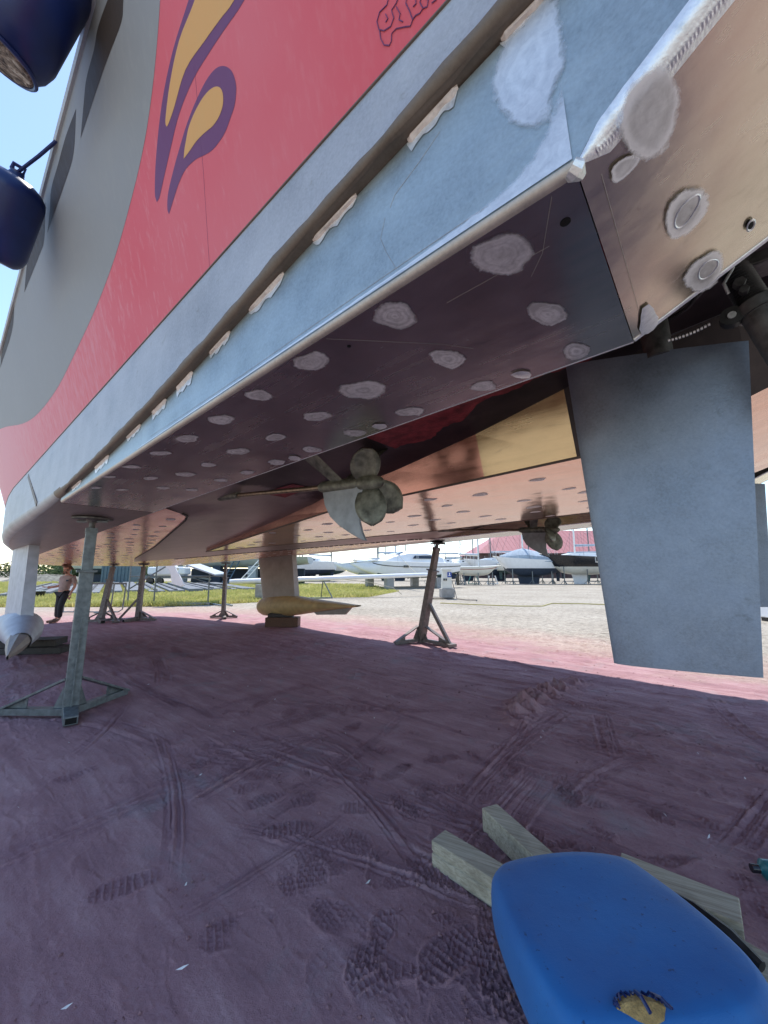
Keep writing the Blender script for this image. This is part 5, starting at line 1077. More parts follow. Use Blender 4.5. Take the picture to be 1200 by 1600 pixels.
# loose clods and grit of dust on the ground
n = 5200
d = 1.4 + 7.5 * rng.rand(n) ** 1.5; t = rng.uniform(-.85, .9, n); cx = d * np.tan(t); cy = d
sc = rng.lognormal(-5.75, .55, n) * (1 + .10 * d); keepc = (fbm(cx * 1.3, cy * 1.3, 3) > -.12); cx, cy, sc = cx[keepc], cy[keepc], np.minimum(sc[keepc], .016); n = len(cx)
hz = heights_at(cx, cy)
base_ = np.array([(1, 0, 0), (-.5, .87, 0), (-.5, -.87, 0), (.1, .1, 1.1), (0, 0, -.8)]); jit = rng.normal(0, .28, (n, 5, 3))
an = rng.uniform(0, 6.28, n); V_ = (base_[None] + jit) * sc[:, None, None]
x_ = V_[..., 0] * np.cos(an)[:, None] - V_[..., 1] * np.sin(an)[:, None] + cx[:, None]; y_ = V_[..., 0] * np.sin(an)[:, None] + V_[..., 1] * np.cos(an)[:, None] + cy[:, None]; z_ = V_[..., 2] * .8 + hz[:, None] + .3 * sc[:, None]
tri_ = np.array([(0, 1, 3), (1, 2, 3), (2, 0, 3), (1, 0, 4), (2, 1, 4), (0, 2, 4)])
F_ = (tri_[None] + (np.arange(n) * 5)[:, None, None]).reshape(-1, 3)
me = bpy.data.meshes.new('dust_clods'); me.vertices.add(5 * n); me.vertices.foreach_set('co', np.stack([x_, y_, z_], -1).ravel()); me.loops.add(F_.size); me.loops.foreach_set('vertex_index', F_.ravel()); me.polygons.add(len(F_)); me.polygons.foreach_set('loop_start', np.arange(len(F_)) * 3); me.update(); me.materials.append(MATS['ground'])
o = bpy.data.objects.new('dust_clods', me); COL.objects.link(o); tag(o, 'loose clods of red dust scattered over the ground', 'clods', None, 'stuff')
# ------------------------------------------------------------------ man walking behind the stands
def skin_mesh(name, nodes, edges, radii, mat, parent, root=0, lev=1):
    me = bpy.data.meshes.new(name); me.from_pydata([tuple(n) for n in nodes], edges, [])
    o = bpy.data.objects.new(name, me); COL.objects.link(o); o.parent = parent
    s = o.modifiers.new('skin', 'SKIN'); s.use_smooth_shade = True
    for i, r in enumerate(radii):
        me.skin_vertices[0].data[i].radius = (r, r) if isinstance(r, (int, float)) else r
    me.skin_vertices[0].data[root].use_root = True
    q = o.modifiers.new('sub', 'SUBSURF'); q.levels = lev; q.render_levels = lev
    me.materials.append(MATS[mat]); return o
def person():
    t = thing('person', 'bearded man in a tan t-shirt and dark trousers walking behind the steel stand', 'person', (-10.28, 12.40, 0))
    # local frame: x to the right of the picture, y away; he leans a little to his left
    nodes = [(.10, 0, .95), (.14, 0, 1.10), (.19, 0, 1.28), (.225, 0, 1.42), (.235, -.01, 1.49), (.235, -.03, 1.545), (.23, -.045, 1.62), (.228, -.04, 1.70), (.228, -.03, 1.745),
             (.05, .05, 1.38), (-.02, .0, 1.13), (-.17, -.16, 1.09), (-.24, -.20, 1.10),                         # right arm, palm up
             (.39, .03, 1.39), (.46, .02, 1.13), (.44, -.12, .92), (.44, -.16, .83),                                 # left arm
             (.02, .02, .90), (-.04, .0, .50), (-.17, .12, .12), (-.19, .03, .05), (-.27, -.10, .03),                # right leg
             (.20, -.02, .90), (.13, -.12, .50), (.03, -.02, .11), (.0, -.09, .05), (-.09, -.22, .03)]              # left leg
    edges = [(0, 1), (1, 2), (2, 3), (3, 4), (4, 5), (5, 6), (6, 7), (7, 8), (3, 9), (9, 10), (10, 11), (11, 12), (3, 13), (13, 14), (14, 15), (15, 16),
             (0, 17), (17, 18), (18, 19), (19, 20), (20, 21), (0, 22), (22, 23), (23, 24), (24, 25), (25, 26)]
    nodes = [(x + .15 * (1 - z / 1.75) - .05, y, z) for x, y, z in nodes]
    rad = [.13, .125, .145, .12, .055, .06, .095, .098, .06, .06, .045, .034, .04, .06, .045, .034, .04, .085, .06, .04, .045, .035, .085, .06, .04, .045, .035]
    skin_mesh('body', nodes, edges, rad, 'skin', t, 0, 2)
    for base, d in (((-.244, -.205, 1.10), (-1, -.5, .15)), ((.469, -.165, .82), (.05, -.2, -1))):
        d = np.array(d, float); d /= np.linalg.norm(d); s = np.cross(d, [0, 0, 1.0] if abs(d[2]) < .9 else [1.0, 0, 0]); s /= np.linalg.norm(s)
        hn = MB()
        for k, ln in enumerate((.07, .085, .08, .062)):
            p = np.array(base) + s * (.022 * (k - 1.5)) + d * .03; q = np.cross(s, d)
            hn.tube([np.array(t.location) + p, np.array(t.location) + p + d * ln * .6, np.array(t.location) + p + d * ln + q * .015], [.012, .010, .008], 6)
        p = np.array(base); hn.tube([np.array(t.location) + p - s * .03, np.array(t.location) + p - s * .065 + d * .03, np.array(t.location) + p - s * .07 + d * .055], [.014, .011, .009], 6)
        hn.build('fingers', 'skin', t, smooth=True)
    sh = [(.11, 0, .93), (.14, 0, 1.10), (.19, 0, 1.28), (.225, 0, 1.41), (.235, 0, 1.455), (.05, .05, 1.385), (-.01, .01, 1.17), (.39, .03, 1.395), (.455, .025, 1.18)]
    lean = lambda Q: [(x + .15 * (1 - z / 1.75) - .05, y, z) for x, y, z in Q]
    sh = lean(sh)
    skin_mesh('shirt', sh, [(0, 1), (1, 2), (2, 3), (3, 4), (3, 5), (5, 6), (3, 7), (7, 8)], [.155, .15, .165, .14, .08, .08, .07, .08, .07], 'shirt_tan', t, 0, 2)
    tr_ = [(.10, 0, .97), (.02, .02, .88), (-.04, .0, .50), (-.165, .11, .15), (.20, -.02, .88), (.13, -.12, .50), (.035, -.02, .14)]
    tr_ = lean(tr_)
    skin_mesh('trousers', tr_, [(0, 1), (1, 2), (2, 3), (0, 4), (4, 5), (5, 6)], [.145, .115, .085, .068, .115, .085, .068], 'trousers_dark', t, 0, 2)
    for a, b in (((-.18, .07, .055), (-.29, -.13, .035)), ((.01, -.06, .055), (-.11, -.25, .035))):
        (a, b) = lean([a, b])
        skin_mesh('boot', [(a[0], a[1], a[2] + .06), a, ((a[0] + b[0]) / 2, (a[1] + b[1]) / 2, .05), b], [(0, 1), (1, 2), (2, 3)], [.05, .055, .05, .038], 'boots_brown', t, 1, 1)
    L0 = np.array(t.location)
    skin_mesh('hair', [(.192, -.0, 1.66), (.185, -.02, 1.725), (.18, -.035, 1.755)], [(0, 1), (1, 2)], [.085, .098, .07], 'hair_ginger', t, 1, 1)
    skin_mesh('beard', [(.165, -.10, 1.545), (.20, -.115, 1.53), (.235, -.10, 1.545)], [(0, 1), (1, 2)], [.035, .042, .035], 'hair_ginger', t, 1, 1)
    MB().tube([L0 + [.192, -.135, 1.64], L0 + [.192, -.158, 1.605], L0 + [.192, -.14, 1.598]], [.010, .016, .010], 6).build('nose', 'skin', t, smooth=True)
    for x in (.158, .226): MB().box(L0 + [x, -.128, 1.645], (.026, .014, .014)).build('eye', 'window_dark', t)
    for x in (.095, .285): MB().tube([L0 + [x, -.03, 1.60], L0 + [x, -.035, 1.655]], [.016, .02], 6).build('ear', 'skin', t, smooth=True)
    MB().box(L0 + [.33, -.15, 1.30], (.07, .012, .05)).build('shirt_print', 'navy_antifoul', t)
person()

# ------------------------------------------------------------------ boats laid up across the yard
def hull_rows(Ln, Bm, zk, zs, zb, rake=.9, transom=.7, n=15, rev=False):
    """stations stern->bow; rows[k] = points from sheer (port) down to centreline and up (starboard)"""
    st = []
    for i in range(n):
        s = i / (n - 1); hb = Bm / 2 * (transom + (1 - transom) * math.sin(min(1, s / .45) * math.pi / 2)) if s < .45 else Bm / 2 * math.cos(((s - .45) / .55) ** 1.8 * math.pi / 2)
        hb = max(hb, .02); z1 = zs + (zb - zs) * s * s; zc = zk + (zs - zk) * (.35 * max(0, (.35 - s) / .35) ** 1.5 + .9 * max(0, (s - .55) / .45) ** 2.2)
        row = []
        for q in np.linspace(-1, 1, 15):
            y = hb * math.copysign(min(1, abs(q) ** .62 * 1.02), q); f = abs(q) ** 2.2; z = zc + (z1 - zc) * f
            bow = max(0, (s - .6) / .4) ** 2; x = Ln * s * (1 - .0) + (-(1 - f) if not rev else -f) * rake * bow
            row.append((x, y, z))
        st.append(row)
    return st
def boat(name, label, px, hd, Ln, Bm, zk, zs, zb, cols, keel=None, cover=False, cabin=True, mast=11, stripe=None, wl=.42, group='boats laid up on the hard', stands=True, cat='sailing boat', rev=False, rake=.9, rails=True, boom=True):
    rot = Matrix.Rotation(hd, 4, 'Z')
    short = label.split('boat')[0] + 'boat'
    t = thing(name, label, cat, (0, 0, 0), group)
    st = hull_rows(Ln, Bm, zk, zs, zb, rake, rev=rev)
    zw = zk + (zs - zk) * wl
    def clipz(rows, lo, hi):
        return [[(x, y, min(max(z, lo), hi)) for x, y, z in r] for r in rows]
    MB().grid(st).build('hull', cols[0], t, smooth=True, sharp=50)
    # antifouled bottom: slightly proud skin below the waterline
    bt = MB()
    for r in (0,):
        rows = []
        for row in st:
            ctr = row[7]; rr = []
            for k, (x, y, z) in enumerate(row):
                if z > zw:
                    # slide to the waterline along the section
                    j = k; step = 1 if k < 7 else -1
                    while row[j][2] > zw and j != 7: j += step
                    p, q = row[j], row[j - step]
                    f_ = (zw - p[2]) / (q[2] - p[2] + 1e-6) if q[2] != p[2] else 0
                    f_ = min(max(f_, 0), 1); x, y, z = (p[0] + (q[0] - p[0]) * f_, p[1] + (q[1] - p[1]) * f_, min(zw, p[2] + (q[2] - p[2]) * f_) if row[7][2] < zw else row[7][2])
                rr.append((x, y * 1.012 + .004 * np.sign(y), z - .012))
            rows.append(rr)
        bt.grid(rows)
    bt.build('antifouling', cols[1], t, smooth=True, sharp=50)
    if stripe:
        for sgn, k0 in ((-1, 1), (1, 13)):
            rows = [[(r[k0][0], r[k0][1] + sgn * .02, r[k0][2] + dz * (zs - zk)) for r in st[:-1]] for dz in (-.035, .035)]
            MB().grid(rows).build('sheer_stripe', stripe, t)
    dk = [[(r[0][0], r[0][1], r[0][2]), (r[0][0], 0, r[0][2] + .06), (r[14][0], r[14][1], r[14][2])] for r in st]
    MB().grid(dk).build('deck', 'cream_gel', t, smooth=True)
    MB().add([st[0][k] for k in range(15)], [tuple(range(15))]).build('transom', cols[0], t)
    zd = lambda s: zs + (zb - zs) * s * s
    if cabin:
        rows = []
        for s, hw, hh in ((.26, .30, .0), (.27, .30, .50), (.45, .30, .52), (.62, .24, .36), (.74, .12, .06)):
            x = Ln * s; y = Bm * hw; z = zd(s)
            rows.append([(x, -y, z), (x, -y * .85, z + hh), (x, y * .85, z + hh), (x, y, z)])
        cb = MB().grid(rows).build('coachroof', 'white_gel', t)
        for sg in (-1, 1):
            MB().add([(Ln * .32, sg * (Bm * .285 + .02), zd(.32) + .16), (Ln * .56, sg * (Bm * .245 + .02), zd(.5) + .16), (Ln * .54, sg * (Bm * .235 + .02), zd(.5) + .32), (Ln * .32, sg * (Bm * .268 + .02), zd(.32) + .36)], [(0, 1, 2, 3)]).build('window', 'window_dark', cb)
    if cover:
        rows = []
        for s, hw, hh in ((.06, .40, .15), (.10, .44, .6), (.3, .46, .95), (.55, .42, 1.35), (.66, .34, 1.1), (.80, .20, .55), (.90, .06, .2)):
            x = Ln * s; z = zd(s); y = Bm * hw
            rows.append([(x, -y - .05, z - .25), (x, -y * .95, z + hh * .35), (x, -y * .4, z + hh * .85), (x, 0, z + hh), (x, y * .4, z + hh * .85), (x, y * .95, z + hh * .35), (x, y + .05, z - .25)])
        MB().grid(rows).build('boat_cover', 'cover_grey', t, smooth=True)
    if keel:
        x0, x1, tk = keel
        rows = []
        for z, xa, xb in ((zk + .25, x0 - .2, x1 + .35), (zk * .6, x0, x1 + .1), (0.02, x0 + .1, x1)):
            prof = [(0, .4), (.25, 1), (.6, .9), (1, .1)]
            ring = [(xa + (xb - xa) * s, tk * w_, z) for s, w_ in prof] + [(xa + (xb - xa) * s, -tk * w_, z) for s, w_ in reversed(prof)]; ring.append(ring[0]); rows.append(ring)
        mb = MB().grid(rows); mb.f.append(tuple(16 + 2 + k for k in range(8))) if False else None
        mb.build('keel', cols[2] if len(cols) > 2 else cols[1], t, smooth=True, sharp=40)
        MB().prism([(.25, -.05, zk + .5), (.75, -.05, zk + .45), (.70, -.05, zk * .35), (.35, -.05, zk * .35)], (0, .1, 0)).build('rudder', cols[1], t)
    if mast:
        ms = Ln * .56
        mz = zd(.56)
        m = MB().tube([(ms, 0, mz), (ms - .1, 0, mz + mast)], .10, 8).build('mast', 'spar_dark' if px[1] > 55 else 'spar_alu', t, smooth=True)
        sp_ = MB()
        for hh, wd in ((.42, .8), (.7, .55)): sp_.tube([(ms, -wd, mz + mast * hh), (ms, wd, mz + mast * hh)], .025, 5)
        sp_.build('spreaders', 'spar_alu', m)
        rg = MB()
        for q in ((Ln * .985, 0, zd(.97)), (.1, 0, zd(0)), (ms - .2, Bm * .46, mz), (ms - .2, -Bm * .46, mz)): rg.tube([q, (ms - .1, 0, mz + mast * .97)], .016, 4)
        rg.build('rigging', 'spar_dark', m)
        if boom: MB().tube([(ms - .1, 0, mz + 1.35), (ms - Ln * .40, 0, mz + 1.45)], [.15, .12], 8).build('boom', 'cover_grey' if Ln > 7 else 'spar_alu', t, smooth=True)
    if rails:
        rl = MB(); pts = []
        for s in (.86, .92, .97): 
            hb = abs(st[int(s * 14)][0][1])
            for sg in (-1, 1): rl.tube([(Ln * s, sg * hb, zd(s)), (Ln * s, sg * hb, zd(s) + .6)], .018, 4)
        rl.tube([(Ln * .86, -abs(st[12][0][1]), zd(.86) + .6), (Ln * .97, -.2, zd(.97) + .62), (Ln * 1.01, 0, zd(1) + .62), (Ln * .97, .2, zd(.97) + .62), (Ln * .86, abs(st[12][0][1]), zd(.86) + .6)], .02, 5)
        for s in (.1, .3, .5, .7):
            hb = Bm * .46
            for sg in (-1, 1): rl.tube([(Ln * s, sg * hb * .95, zd(s)), (Ln * s, sg * hb * .95, zd(s) + .6)], .016, 4)
        rl.build('guard_rail', 'spar_alu', t)
    t.location = px; t.rotation_euler = (0, 0, hd)
    if stands:
        for s in (.22, .5, .78):
            for sg in (-1, 1):
                hb = Bm * .38; x = Ln * s; y = sg * hb
                wv = rot @ Vector((x, y, 0)); b0 = np.array([px[0] + wv.x, px[1] + wv.y, 0])
                top = (zk + (zs - zk) * (.30 if s < .7 else .45))
                if (px[1] > 55): continue
                sgrp = thing('prop_stand', 'thin steel prop under the ' + short, 'boat stand', b0, 'props under the laid-up boats')
                mb = MB().bar(b0, b0 + [0, 0, top], .09); mb.build('post', 'galvanised', sgrp)
                mb = MB()
                for q in range(3): 
                    an = q * 2.1 + .5; mb.bar(b0 + [0, 0, .5], b0 + [.45 * math.cos(an), .45 * math.sin(an), .02], .05)
                mb.build('legs', 'galvanised', sgrp)
    return t
WEST = math.pi
boat('sailing_boat', 'pale blue sailing boat with navy bottom and a grey cover over its deck', (22.2, 48.6, 0), WEST + .12, 8.9, 2.9, .95, 2.9, 3.35, ('white_gel', 'navy_antifoul', 'navy_antifoul'), keel=(3.0, 5.6, .16), cover=True, cabin=False, mast=12, wl=.50, boom=False)
boat('sailing_boat', 'black-sided sailing boat with a cream bottom and pale keel', (29.6, 48.5, 0), WEST + .10, 10.6, 3.3, 1.15, 3.25, 3.65, ('black_topside', 'cream_gel', 'white_gel'), keel=(4.6, 6.3, .2), mast=13, wl=.46)
boat('day_sailer', 'small low boat with a dark red stripe round its rail', (7.8, 45.2, 0), 0.05, 5.9, 2.1, 1.05, 2.05, 2.2, ('cream_gel', 'cream_gel'), keel=None, cabin=False, mast=7.5, stripe='red_stripe', wl=.2, rails=False)
boat('sailing_boat', 'small white sailing boat half hidden by the rudder plate', (29.8, 43.8, 0), WEST + .2, 6.6, 2.3, 1.2, 2.2, 2.55, ('white_gel', 'cream_gel'), keel=(2.2, 3.6, .14), mast=8.5)
back = [(-13.5, 62, 9, 2.6, .1, 'white sailing boat moored in the far row behind the raised grey hull'), (-7.5, 60, 9.5, 3.0, -.1, 'white sailing boat in the far row behind the catamaran bows'),
        (-1.5, 63, 9.0, 2.9, .1, 'white sailing boat in the far row behind the catamaran cabin'), (4.5, 64, 10, 3.1, .0, 'white sailing boat in the far row behind the catamaran stern'),
        (9.5, 62, 9.0, 2.8, .15, 'white sailing boat in the far row above the low red-striped boat'), (14.0, 66, 9.5, 3.0, .0, 'white sailing boat in the far row left of the brown boathouse'),
        (17.5, 60, 8.5, 2.7, -.2, 'white sailing boat in the far row behind the red-striped boat, by the boathouse corner'), (22.5, 62, 10, 3.1, .1, 'white sailing boat in the far row just behind the grey-covered boat'),
        (28.5, 63, 9.5, 3.0, .1, 'white sailing boat in the far row behind the black-sided boat'), (35.5, 61, 9.5, 3.0, .0, 'white sailing boat in the far row at the right, next to the rudder plate')]
for i, (x, y, Ln, zs, dh, lab) in enumerate(back):
    col = ('white_gel', 'navy_antifoul') if i % 3 else ('cream_gel', 'green_antifoul')
    boat('sailing_boat', lab, (x, y, 0), (WEST if i % 2 else 0) + dh, Ln, 2.9, 1.0, zs, zs + .35, col, keel=(3.2, 4.9, .16), mast=11 + (i * 7 % 5) * .6, wl=.4, boom=True)
far = [(-24, 84, 'left of the catamaran bows, beyond the others'), (-14, 88, 'straight behind the catamaran bows, farthest away'), (-5, 84, 'behind the catamaran cabin, farthest away'), (4, 88, 'behind the leaning stand, farthest away'), (12, 86, 'between the leaning stand and the boathouse, farthest away'), (17.5, 80, 'just left of the boathouse wall, farthest away')]
for i, (x, y, lab) in enumerate(far):
    boat('sailing_boat', 'small pale sailing boat ' + lab, (x, y, 0), (WEST if i % 2 else 0) + .1 * (i - 2), 9.5, 2.9, 1.0, 2.8, 3.1, ('white_gel' if i % 2 else 'cream_gel', 'navy_antifoul'), keel=(3.2, 4.9, .16), mast=12.5 + (i % 3), wl=.4)
# catamaran pointing to the left
def catamaran():
    t = thing('catamaran', 'white cruising catamaran with two raked bows pointing left', 'catamaran', (0, 0, 0), 'boats laid up on the hard')
    Ln = 11.4
    for yy in (-2.3, 2.3):
        st = hull_rows(Ln, 1.5, .95, 2.35, 2.55, 2.6, transom=.6, rev=True)
        st = [[(x, y + yy, z) for x, y, z in r] for r in st]
        h = MB().grid(st).build('hull', 'white_gel', t, smooth=True, sharp=50)
        rows = [[(x, yy + (y - yy) * 1.02, z - .012) for x, y, z in r[4:11]] for r in st[:-3]]
        MB().grid(rows).build('antifouling', 'green_antifoul' if yy > 0 else 'cover_grey', h, smooth=True)
        MB().grid([[r[0], (r[7][0], yy, r[0][2] + .05), r[14]] for r in st]).build('deck', 'cream_gel', h)
        MB().add(st[0], [tuple(range(15))]).build('transom', 'white_gel', h)
        for k in (1, 13):
            sg = -1 if k == 1 else 1
            MB().grid([[(r[k][0], r[k][1] + sg * .015, r[k][2] + dz) for r in st[:-1]] for dz in (-.05, .03)]).build('hull_stripe', 'window_dark', h)
        MB().box((6.2, yy + (.74 if yy > 0 else -.74), 2.0), (.5, .06, .2)).build('port_light', 'window_dark', h)
        MB().prism([(.35, yy - .06, .95), (.0, yy - .06, 1.6), (-.1, yy - .06, .25), (.15, yy - .06, .2)], (0, .12, 0)).build('rudder', 'black_topside', h)
    rows = []
    for x, hw, z0, hh in ((1.2, 2.3, 2.3, .15), (1.6, 2.35, 2.3, .75), (3.4, 2.3, 2.35, 1.15), (5.2, 2.0, 2.4, 1.12), (6.6, 1.6, 2.4, .7), (7.6, 1.3, 2.4, .1)):
        rows.append([(x, -hw, z0), (x, -hw * .86, z0 + hh * .75), (x, -hw * .6, z0 + hh), (x, hw * .6, z0 + hh), (x, hw * .86, z0 + hh * .75), (x, hw, z0)])
    cb = MB().grid(rows).build('cabin', 'white_gel', t, smooth=True, sharp=25)
    for sg in (-1, 1): MB().add([(3.0, sg * 2.26, 2.75), (5.0, sg * 2.08, 2.75), (4.7, sg * 1.95, 3.05), (3.0, sg * 2.1, 3.15)], [(0, 1, 2, 3)]).build('window', 'window_dark', cb)
    MB().add([(5.6, -1.3, 3.42), (6.75, -1.1, 3.0), (6.75, 1.1, 3.0), (5.6, 1.3, 3.42)], [(0, 1, 2, 3)]).build('window', 'window_dark', cb)
    MB().box((4.6, 0, 2.02), (7.2, 4.2, .5)).build('bridge_deck', 'white_gel', t)
    MB().tube([(9.0, -2.2, 2.5), (9.0, 2.2, 2.5)], .10, 8).build('cross_beam', 'spar_alu', t)
    m = MB().tube([(5.8, 0, 3.3), (5.7, 0, 16)], .11, 8).build('mast', 'spar_alu', t, smooth=True)
    rg = MB()
    for q in ((9.0, 0, 2.6), (4.6, 2.6, 2.5), (4.6, -2.6, 2.5)): rg.tube([q, (5.7, 0, 15)], .014, 4)
    rg.build('rigging', 'spar_alu', m)
    MB().tube([(5.6, 0, 4.6), (1.2, 0, 4.7)], [.2, .14], 8).build('boom', 'cover_grey', t, smooth=True)
    rl = MB()
    for yy in (-2.9, 2.9):
        for x in (1, 3, 5, 7, 9): rl.tube([(x, yy, 2.4), (x, yy, 3.0)], .02, 4)
        rl.tube([(0.5, yy, 3.0), (9.6, yy, 3.05)], .015, 4)
    rl.build('guard_rail', 'spar_alu', t)
    t.location = (6.4, 40.6, 0); t.rotation_euler = (0, 0, math.pi + .43)
    mt = Matrix.Translation(t.location) @ Matrix.Rotation(math.pi + .43, 4, 'Z')
    for (x, y), lb in zip(((2.4, 2.3), (7.6, 2.3), (2.4, -2.3), (7.6, -2.3)), ('stern of the nearer', 'bow of the nearer', 'stern of the farther', 'bow of the farther')):
        p = mt @ Vector((x, y, 0)); o = MB().box((p.x, p.y, .49), (.7, .7, .96), .43).build('concrete_block', 'concrete', None, bevel=.02, loc=(p.x, p.y, .01))
        tag(o, 'square concrete block under the ' + lb + ' hull of the white catamaran', 'block', 'blocks under the catamaran')
catamaran()
# ------------------------------------------------------------------ boathouse with pink roof
t = thing('boathouse', 'long brown boathouse with a pinkish red sheet roof behind the boats', 'building', (36, 92, 0))
x0, x1, y0, y1, ze, zr = 21.5, 84, 88, 108, 5.6, 11.8
def gable():
    MB().add([(x0, y0, 0), (x1, y0, 0), (x1, y0, ze), (x0, y0, ze)], [(0, 1, 2, 3)]).build('front_wall', 'brown_wall', t)
    MB().add([(x0, y0, 0), (x0, y1, 0), (x0, y1, ze), (x0, y0, ze)], [(0, 1, 2, 3)]).build('side_wall', 'brown_wall', t)
    MB().add([(x1, y0, 0), (x1, y1, 0), (x1, y1, ze), (x1, y0, ze)], [(0, 1, 2, 3)]).build('side_wall', 'brown_wall', t)
    MB().add([(x0, y1, 0), (x1, y1, 0), (x1, y1, ze), (x0, y1, ze)], [(0, 1, 2, 3)]).build('back_wall', 'brown_wall', t)
    rx0 = x0 + 9
    r = MB()
    r.add([(x0 - .5, y0 - .6, ze - .1), (x1 + .5, y0 - .6, ze - .1), (x1 + .5, 98, zr), (rx0, 98, zr)], [(0, 1, 2, 3)])
    r.add([(x0 - .5, y0 - .6, ze - .1), (rx0, 98, zr), (x0 - .5, y1 + .6, ze - .1)], [(0, 1, 2)])
    r.add([(x0 - .5, y1 + .6, ze - .1), (rx0, 98, zr), (x1 + .5, 98, zr), (x1 + .5, y1 + .6, ze - .1)], [(0, 1, 2, 3)])
    ro = r.build('roof', 'pink_roof', t)
    sm = MB()
    for k in range(60):
        x = x0 + 1 + k * 1.04
        f = min(1, max(0.0, (x - x0) / 9.0)); sm.bar((x, y0 - .6, ze - .07), (x, y0 - .6 + 10.6 * f, ze - .07 + (zr - ze + .1) * f), .07, .06)
    o = sm.build('roof_seams', 'pink_roof', ro); o['kind'] = 'stuff'
    MB().bar((x0 - .5, y0 - .64, ze - .12), (x1 + .5, y0 - .64, ze - .12), .12, .22).build('gutter', 'brown_wall', t)
    for k in range(30):
        x = x0 + 1 + k * 2.1
        MB().box((x, y0 - .06, ze / 2), (.10, .10, ze - .1)).build('wall_batten', 'brown_wall', t)
gable()
# ------------------------------------------------------------------ things behind the grass on the left
t = thing('motor_yacht', 'big grey raised hull on dark supports beyond the grass, left of the yellow keel', 'boat', (-17, 52, 0), 'boats laid up on the hard')
st = hull_rows(20, 5.0, 2.0, 3.35, 3.8, 1.2, transom=.85)
st = [[(-9.5 - x, 50 + y, z) for x, y, z in r] for r in st]
MB().grid(st).build('hull', 'grey_hull', t, smooth=True, sharp=40)
MB().grid([[r[0], (r[7][0], 50, r[0][2] + .05), r[14]] for r in st]).build('deck', 'white_gel', t)
MB().add(st[0], [tuple(range(15))]).build('transom', 'grey_hull', t)
rows = []
for x, hh in ((-12, .1), (-12.5, 1.5), (-19, 1.6), (-22, 1.1), (-24.5, .1)): rows.append([(x, 48, 3.4), (x, 48.2, 3.4 + hh), (x, 51.8, 3.4 + hh), (x, 52, 3.4)])
h = MB().grid(rows).build('wheelhouse', 'white_gel', t)
for k in range(5): MB().box((-13.6 - k * 1.7, 48.08, 4.4), (1.2, .06, .55)).build('window', 'window_dark', h)
for k in range(4):
    x = -12 - k * 4.4
    o = MB().box((x, 48.6, 1.1), (1.0, .8, 2.2)).build('keel_support', 'grey_hull' if k % 2 else 'navy_antifoul', None); tag(o, ('squat dark support under the big grey raised hull, nearest the yellow keel', 'squat grey support under the big grey raised hull, by the white ladder', 'squat dark support under the big grey raised hull, by the blue ladder', 'squat grey support under the far left end of the grey raised hull')[k], 'support', 'supports under the grey hull')
o = MB().box((-18, 51.6, .95), (15, .5, 1.9)).build('dark_box', 'navy_antifoul', None, bevel=.1); tag(o, 'long dark box filling the space under the grey hull', 'filler')  # plain dark box added to fill the dark space beneath the hull
def ladder(p, q, w_, label, mat):
    t = thing('ladder', label, 'ladder', (p[0], p[1], 0)); p = np.array(p, float); q = np.array(q, float); s = np.array([w_ / 2, 0, 0])
    for sg in (-1, 1): MB().bar(p + s * sg, q + s * sg, .09).build('rail', mat, t)
    for k in range(1, 9):
        c = p + (q - p) * k / 9; MB().bar(c - s, c + s, .05).build('rung', mat, t)
ladder((-19.0, 46.4, 0), (-18.0, 48.2, 3.5), .7, 'blue ladder leaning on the big grey hull', 'blue_paint')
ladder((-17.0, 45.6, 0), (-14.3, 47.6, 3.8), .6, 'long white ladder leaning on the grey hull behind the slim stand', 'white_gel')
t = thing('container', 'dark blue storage container beyond the grey slabs', 'container', (-34, 51, 0))
MB().box((-34.2, 51, 1.35), (3.6, 3, 2.7)).build('body', 'blue_paint', t)
for k in range(8): MB().box((-35.8 + k * .45, 49.47, 1.35), (.16, .08, 2.4)).build('rib', 'blue_paint', t)
boat('sailing_boat', 'pale blue grey boat with dark bottom just left of the blue container', (-36, 54, 0), math.pi - .1, 9.0, 3, 1.2, 2.9, 3.2, ('grey_hull', 'navy_antifoul'), keel=(3, 5, .2), mast=11)
t = thing('trailer', 'flatbed boat trailer with a white load beyond the grass', 'trailer', (-24.5, 46, 0))
MB().box((-25.2, 46, .85), (6.4, 2.0, .22)).build('bed', 'galvanised', t)
for x in (-27, -25.9): MB().tube([(x, 44.9, .42), (x, 45.2, .42)], .42, 16).build('wheel', 'black_topside', t)
MB().box((-25.4, 46, 1.6), (4.4, 1.6, .9)).build('load', 'white_gel', t, bevel=.2)
MB().bar((-22.0, 46, .8), (-20.4, 46, .6), .14).build('drawbar', 'galvanised', t)
# ------------------------------------------------------------------ grass verge, slabs, kerb
def gp_(x, y, z): return (x, y, z)
GV = [(-24, 17.3), (-13.2, 17.6), (-9.5, 17.9), (-8.2, 18.7), (-5.6, 21.0), (-3.0, 23.6), (-0.9, 24.2), (1.2, 31.0), (0.5, 36), (-2, 46), (-40, 62), (-70, 60), (-70, 26)]
vg = MB().add([(x, y, .010) for x, y in GV], [tuple(range(len(GV)))]).build('grass_verge', 'grass_ground', None, tri=True); vg['kind'] = 'structure'
def inside(x, y, P):
    c = np.zeros(len(x), bool); j = len(P) - 1
    for i in range(len(P)):
        (xi, yi), (xj, yj) = P[i], P[j]
        m = ((yi > y) != (yj > y)) & (x < (xj - xi) * (y - yi) / (yj - yi + 1e-12) + xi); c ^= m; j = i
    return c
n = 150000
yy = 17.2 + (56 - 17.2) * rng.rand(n) ** 1.8; xx = rng.uniform(-1.05, .1, n) * yy
dn = fbm(xx * .5, yy * .5, 3)
m = inside(xx, yy, GV) & (dn + rng.rand(n) * .5 > -.12)
xx, yy = xx[m], yy[m]; n = len(xx); dn = dn[m]
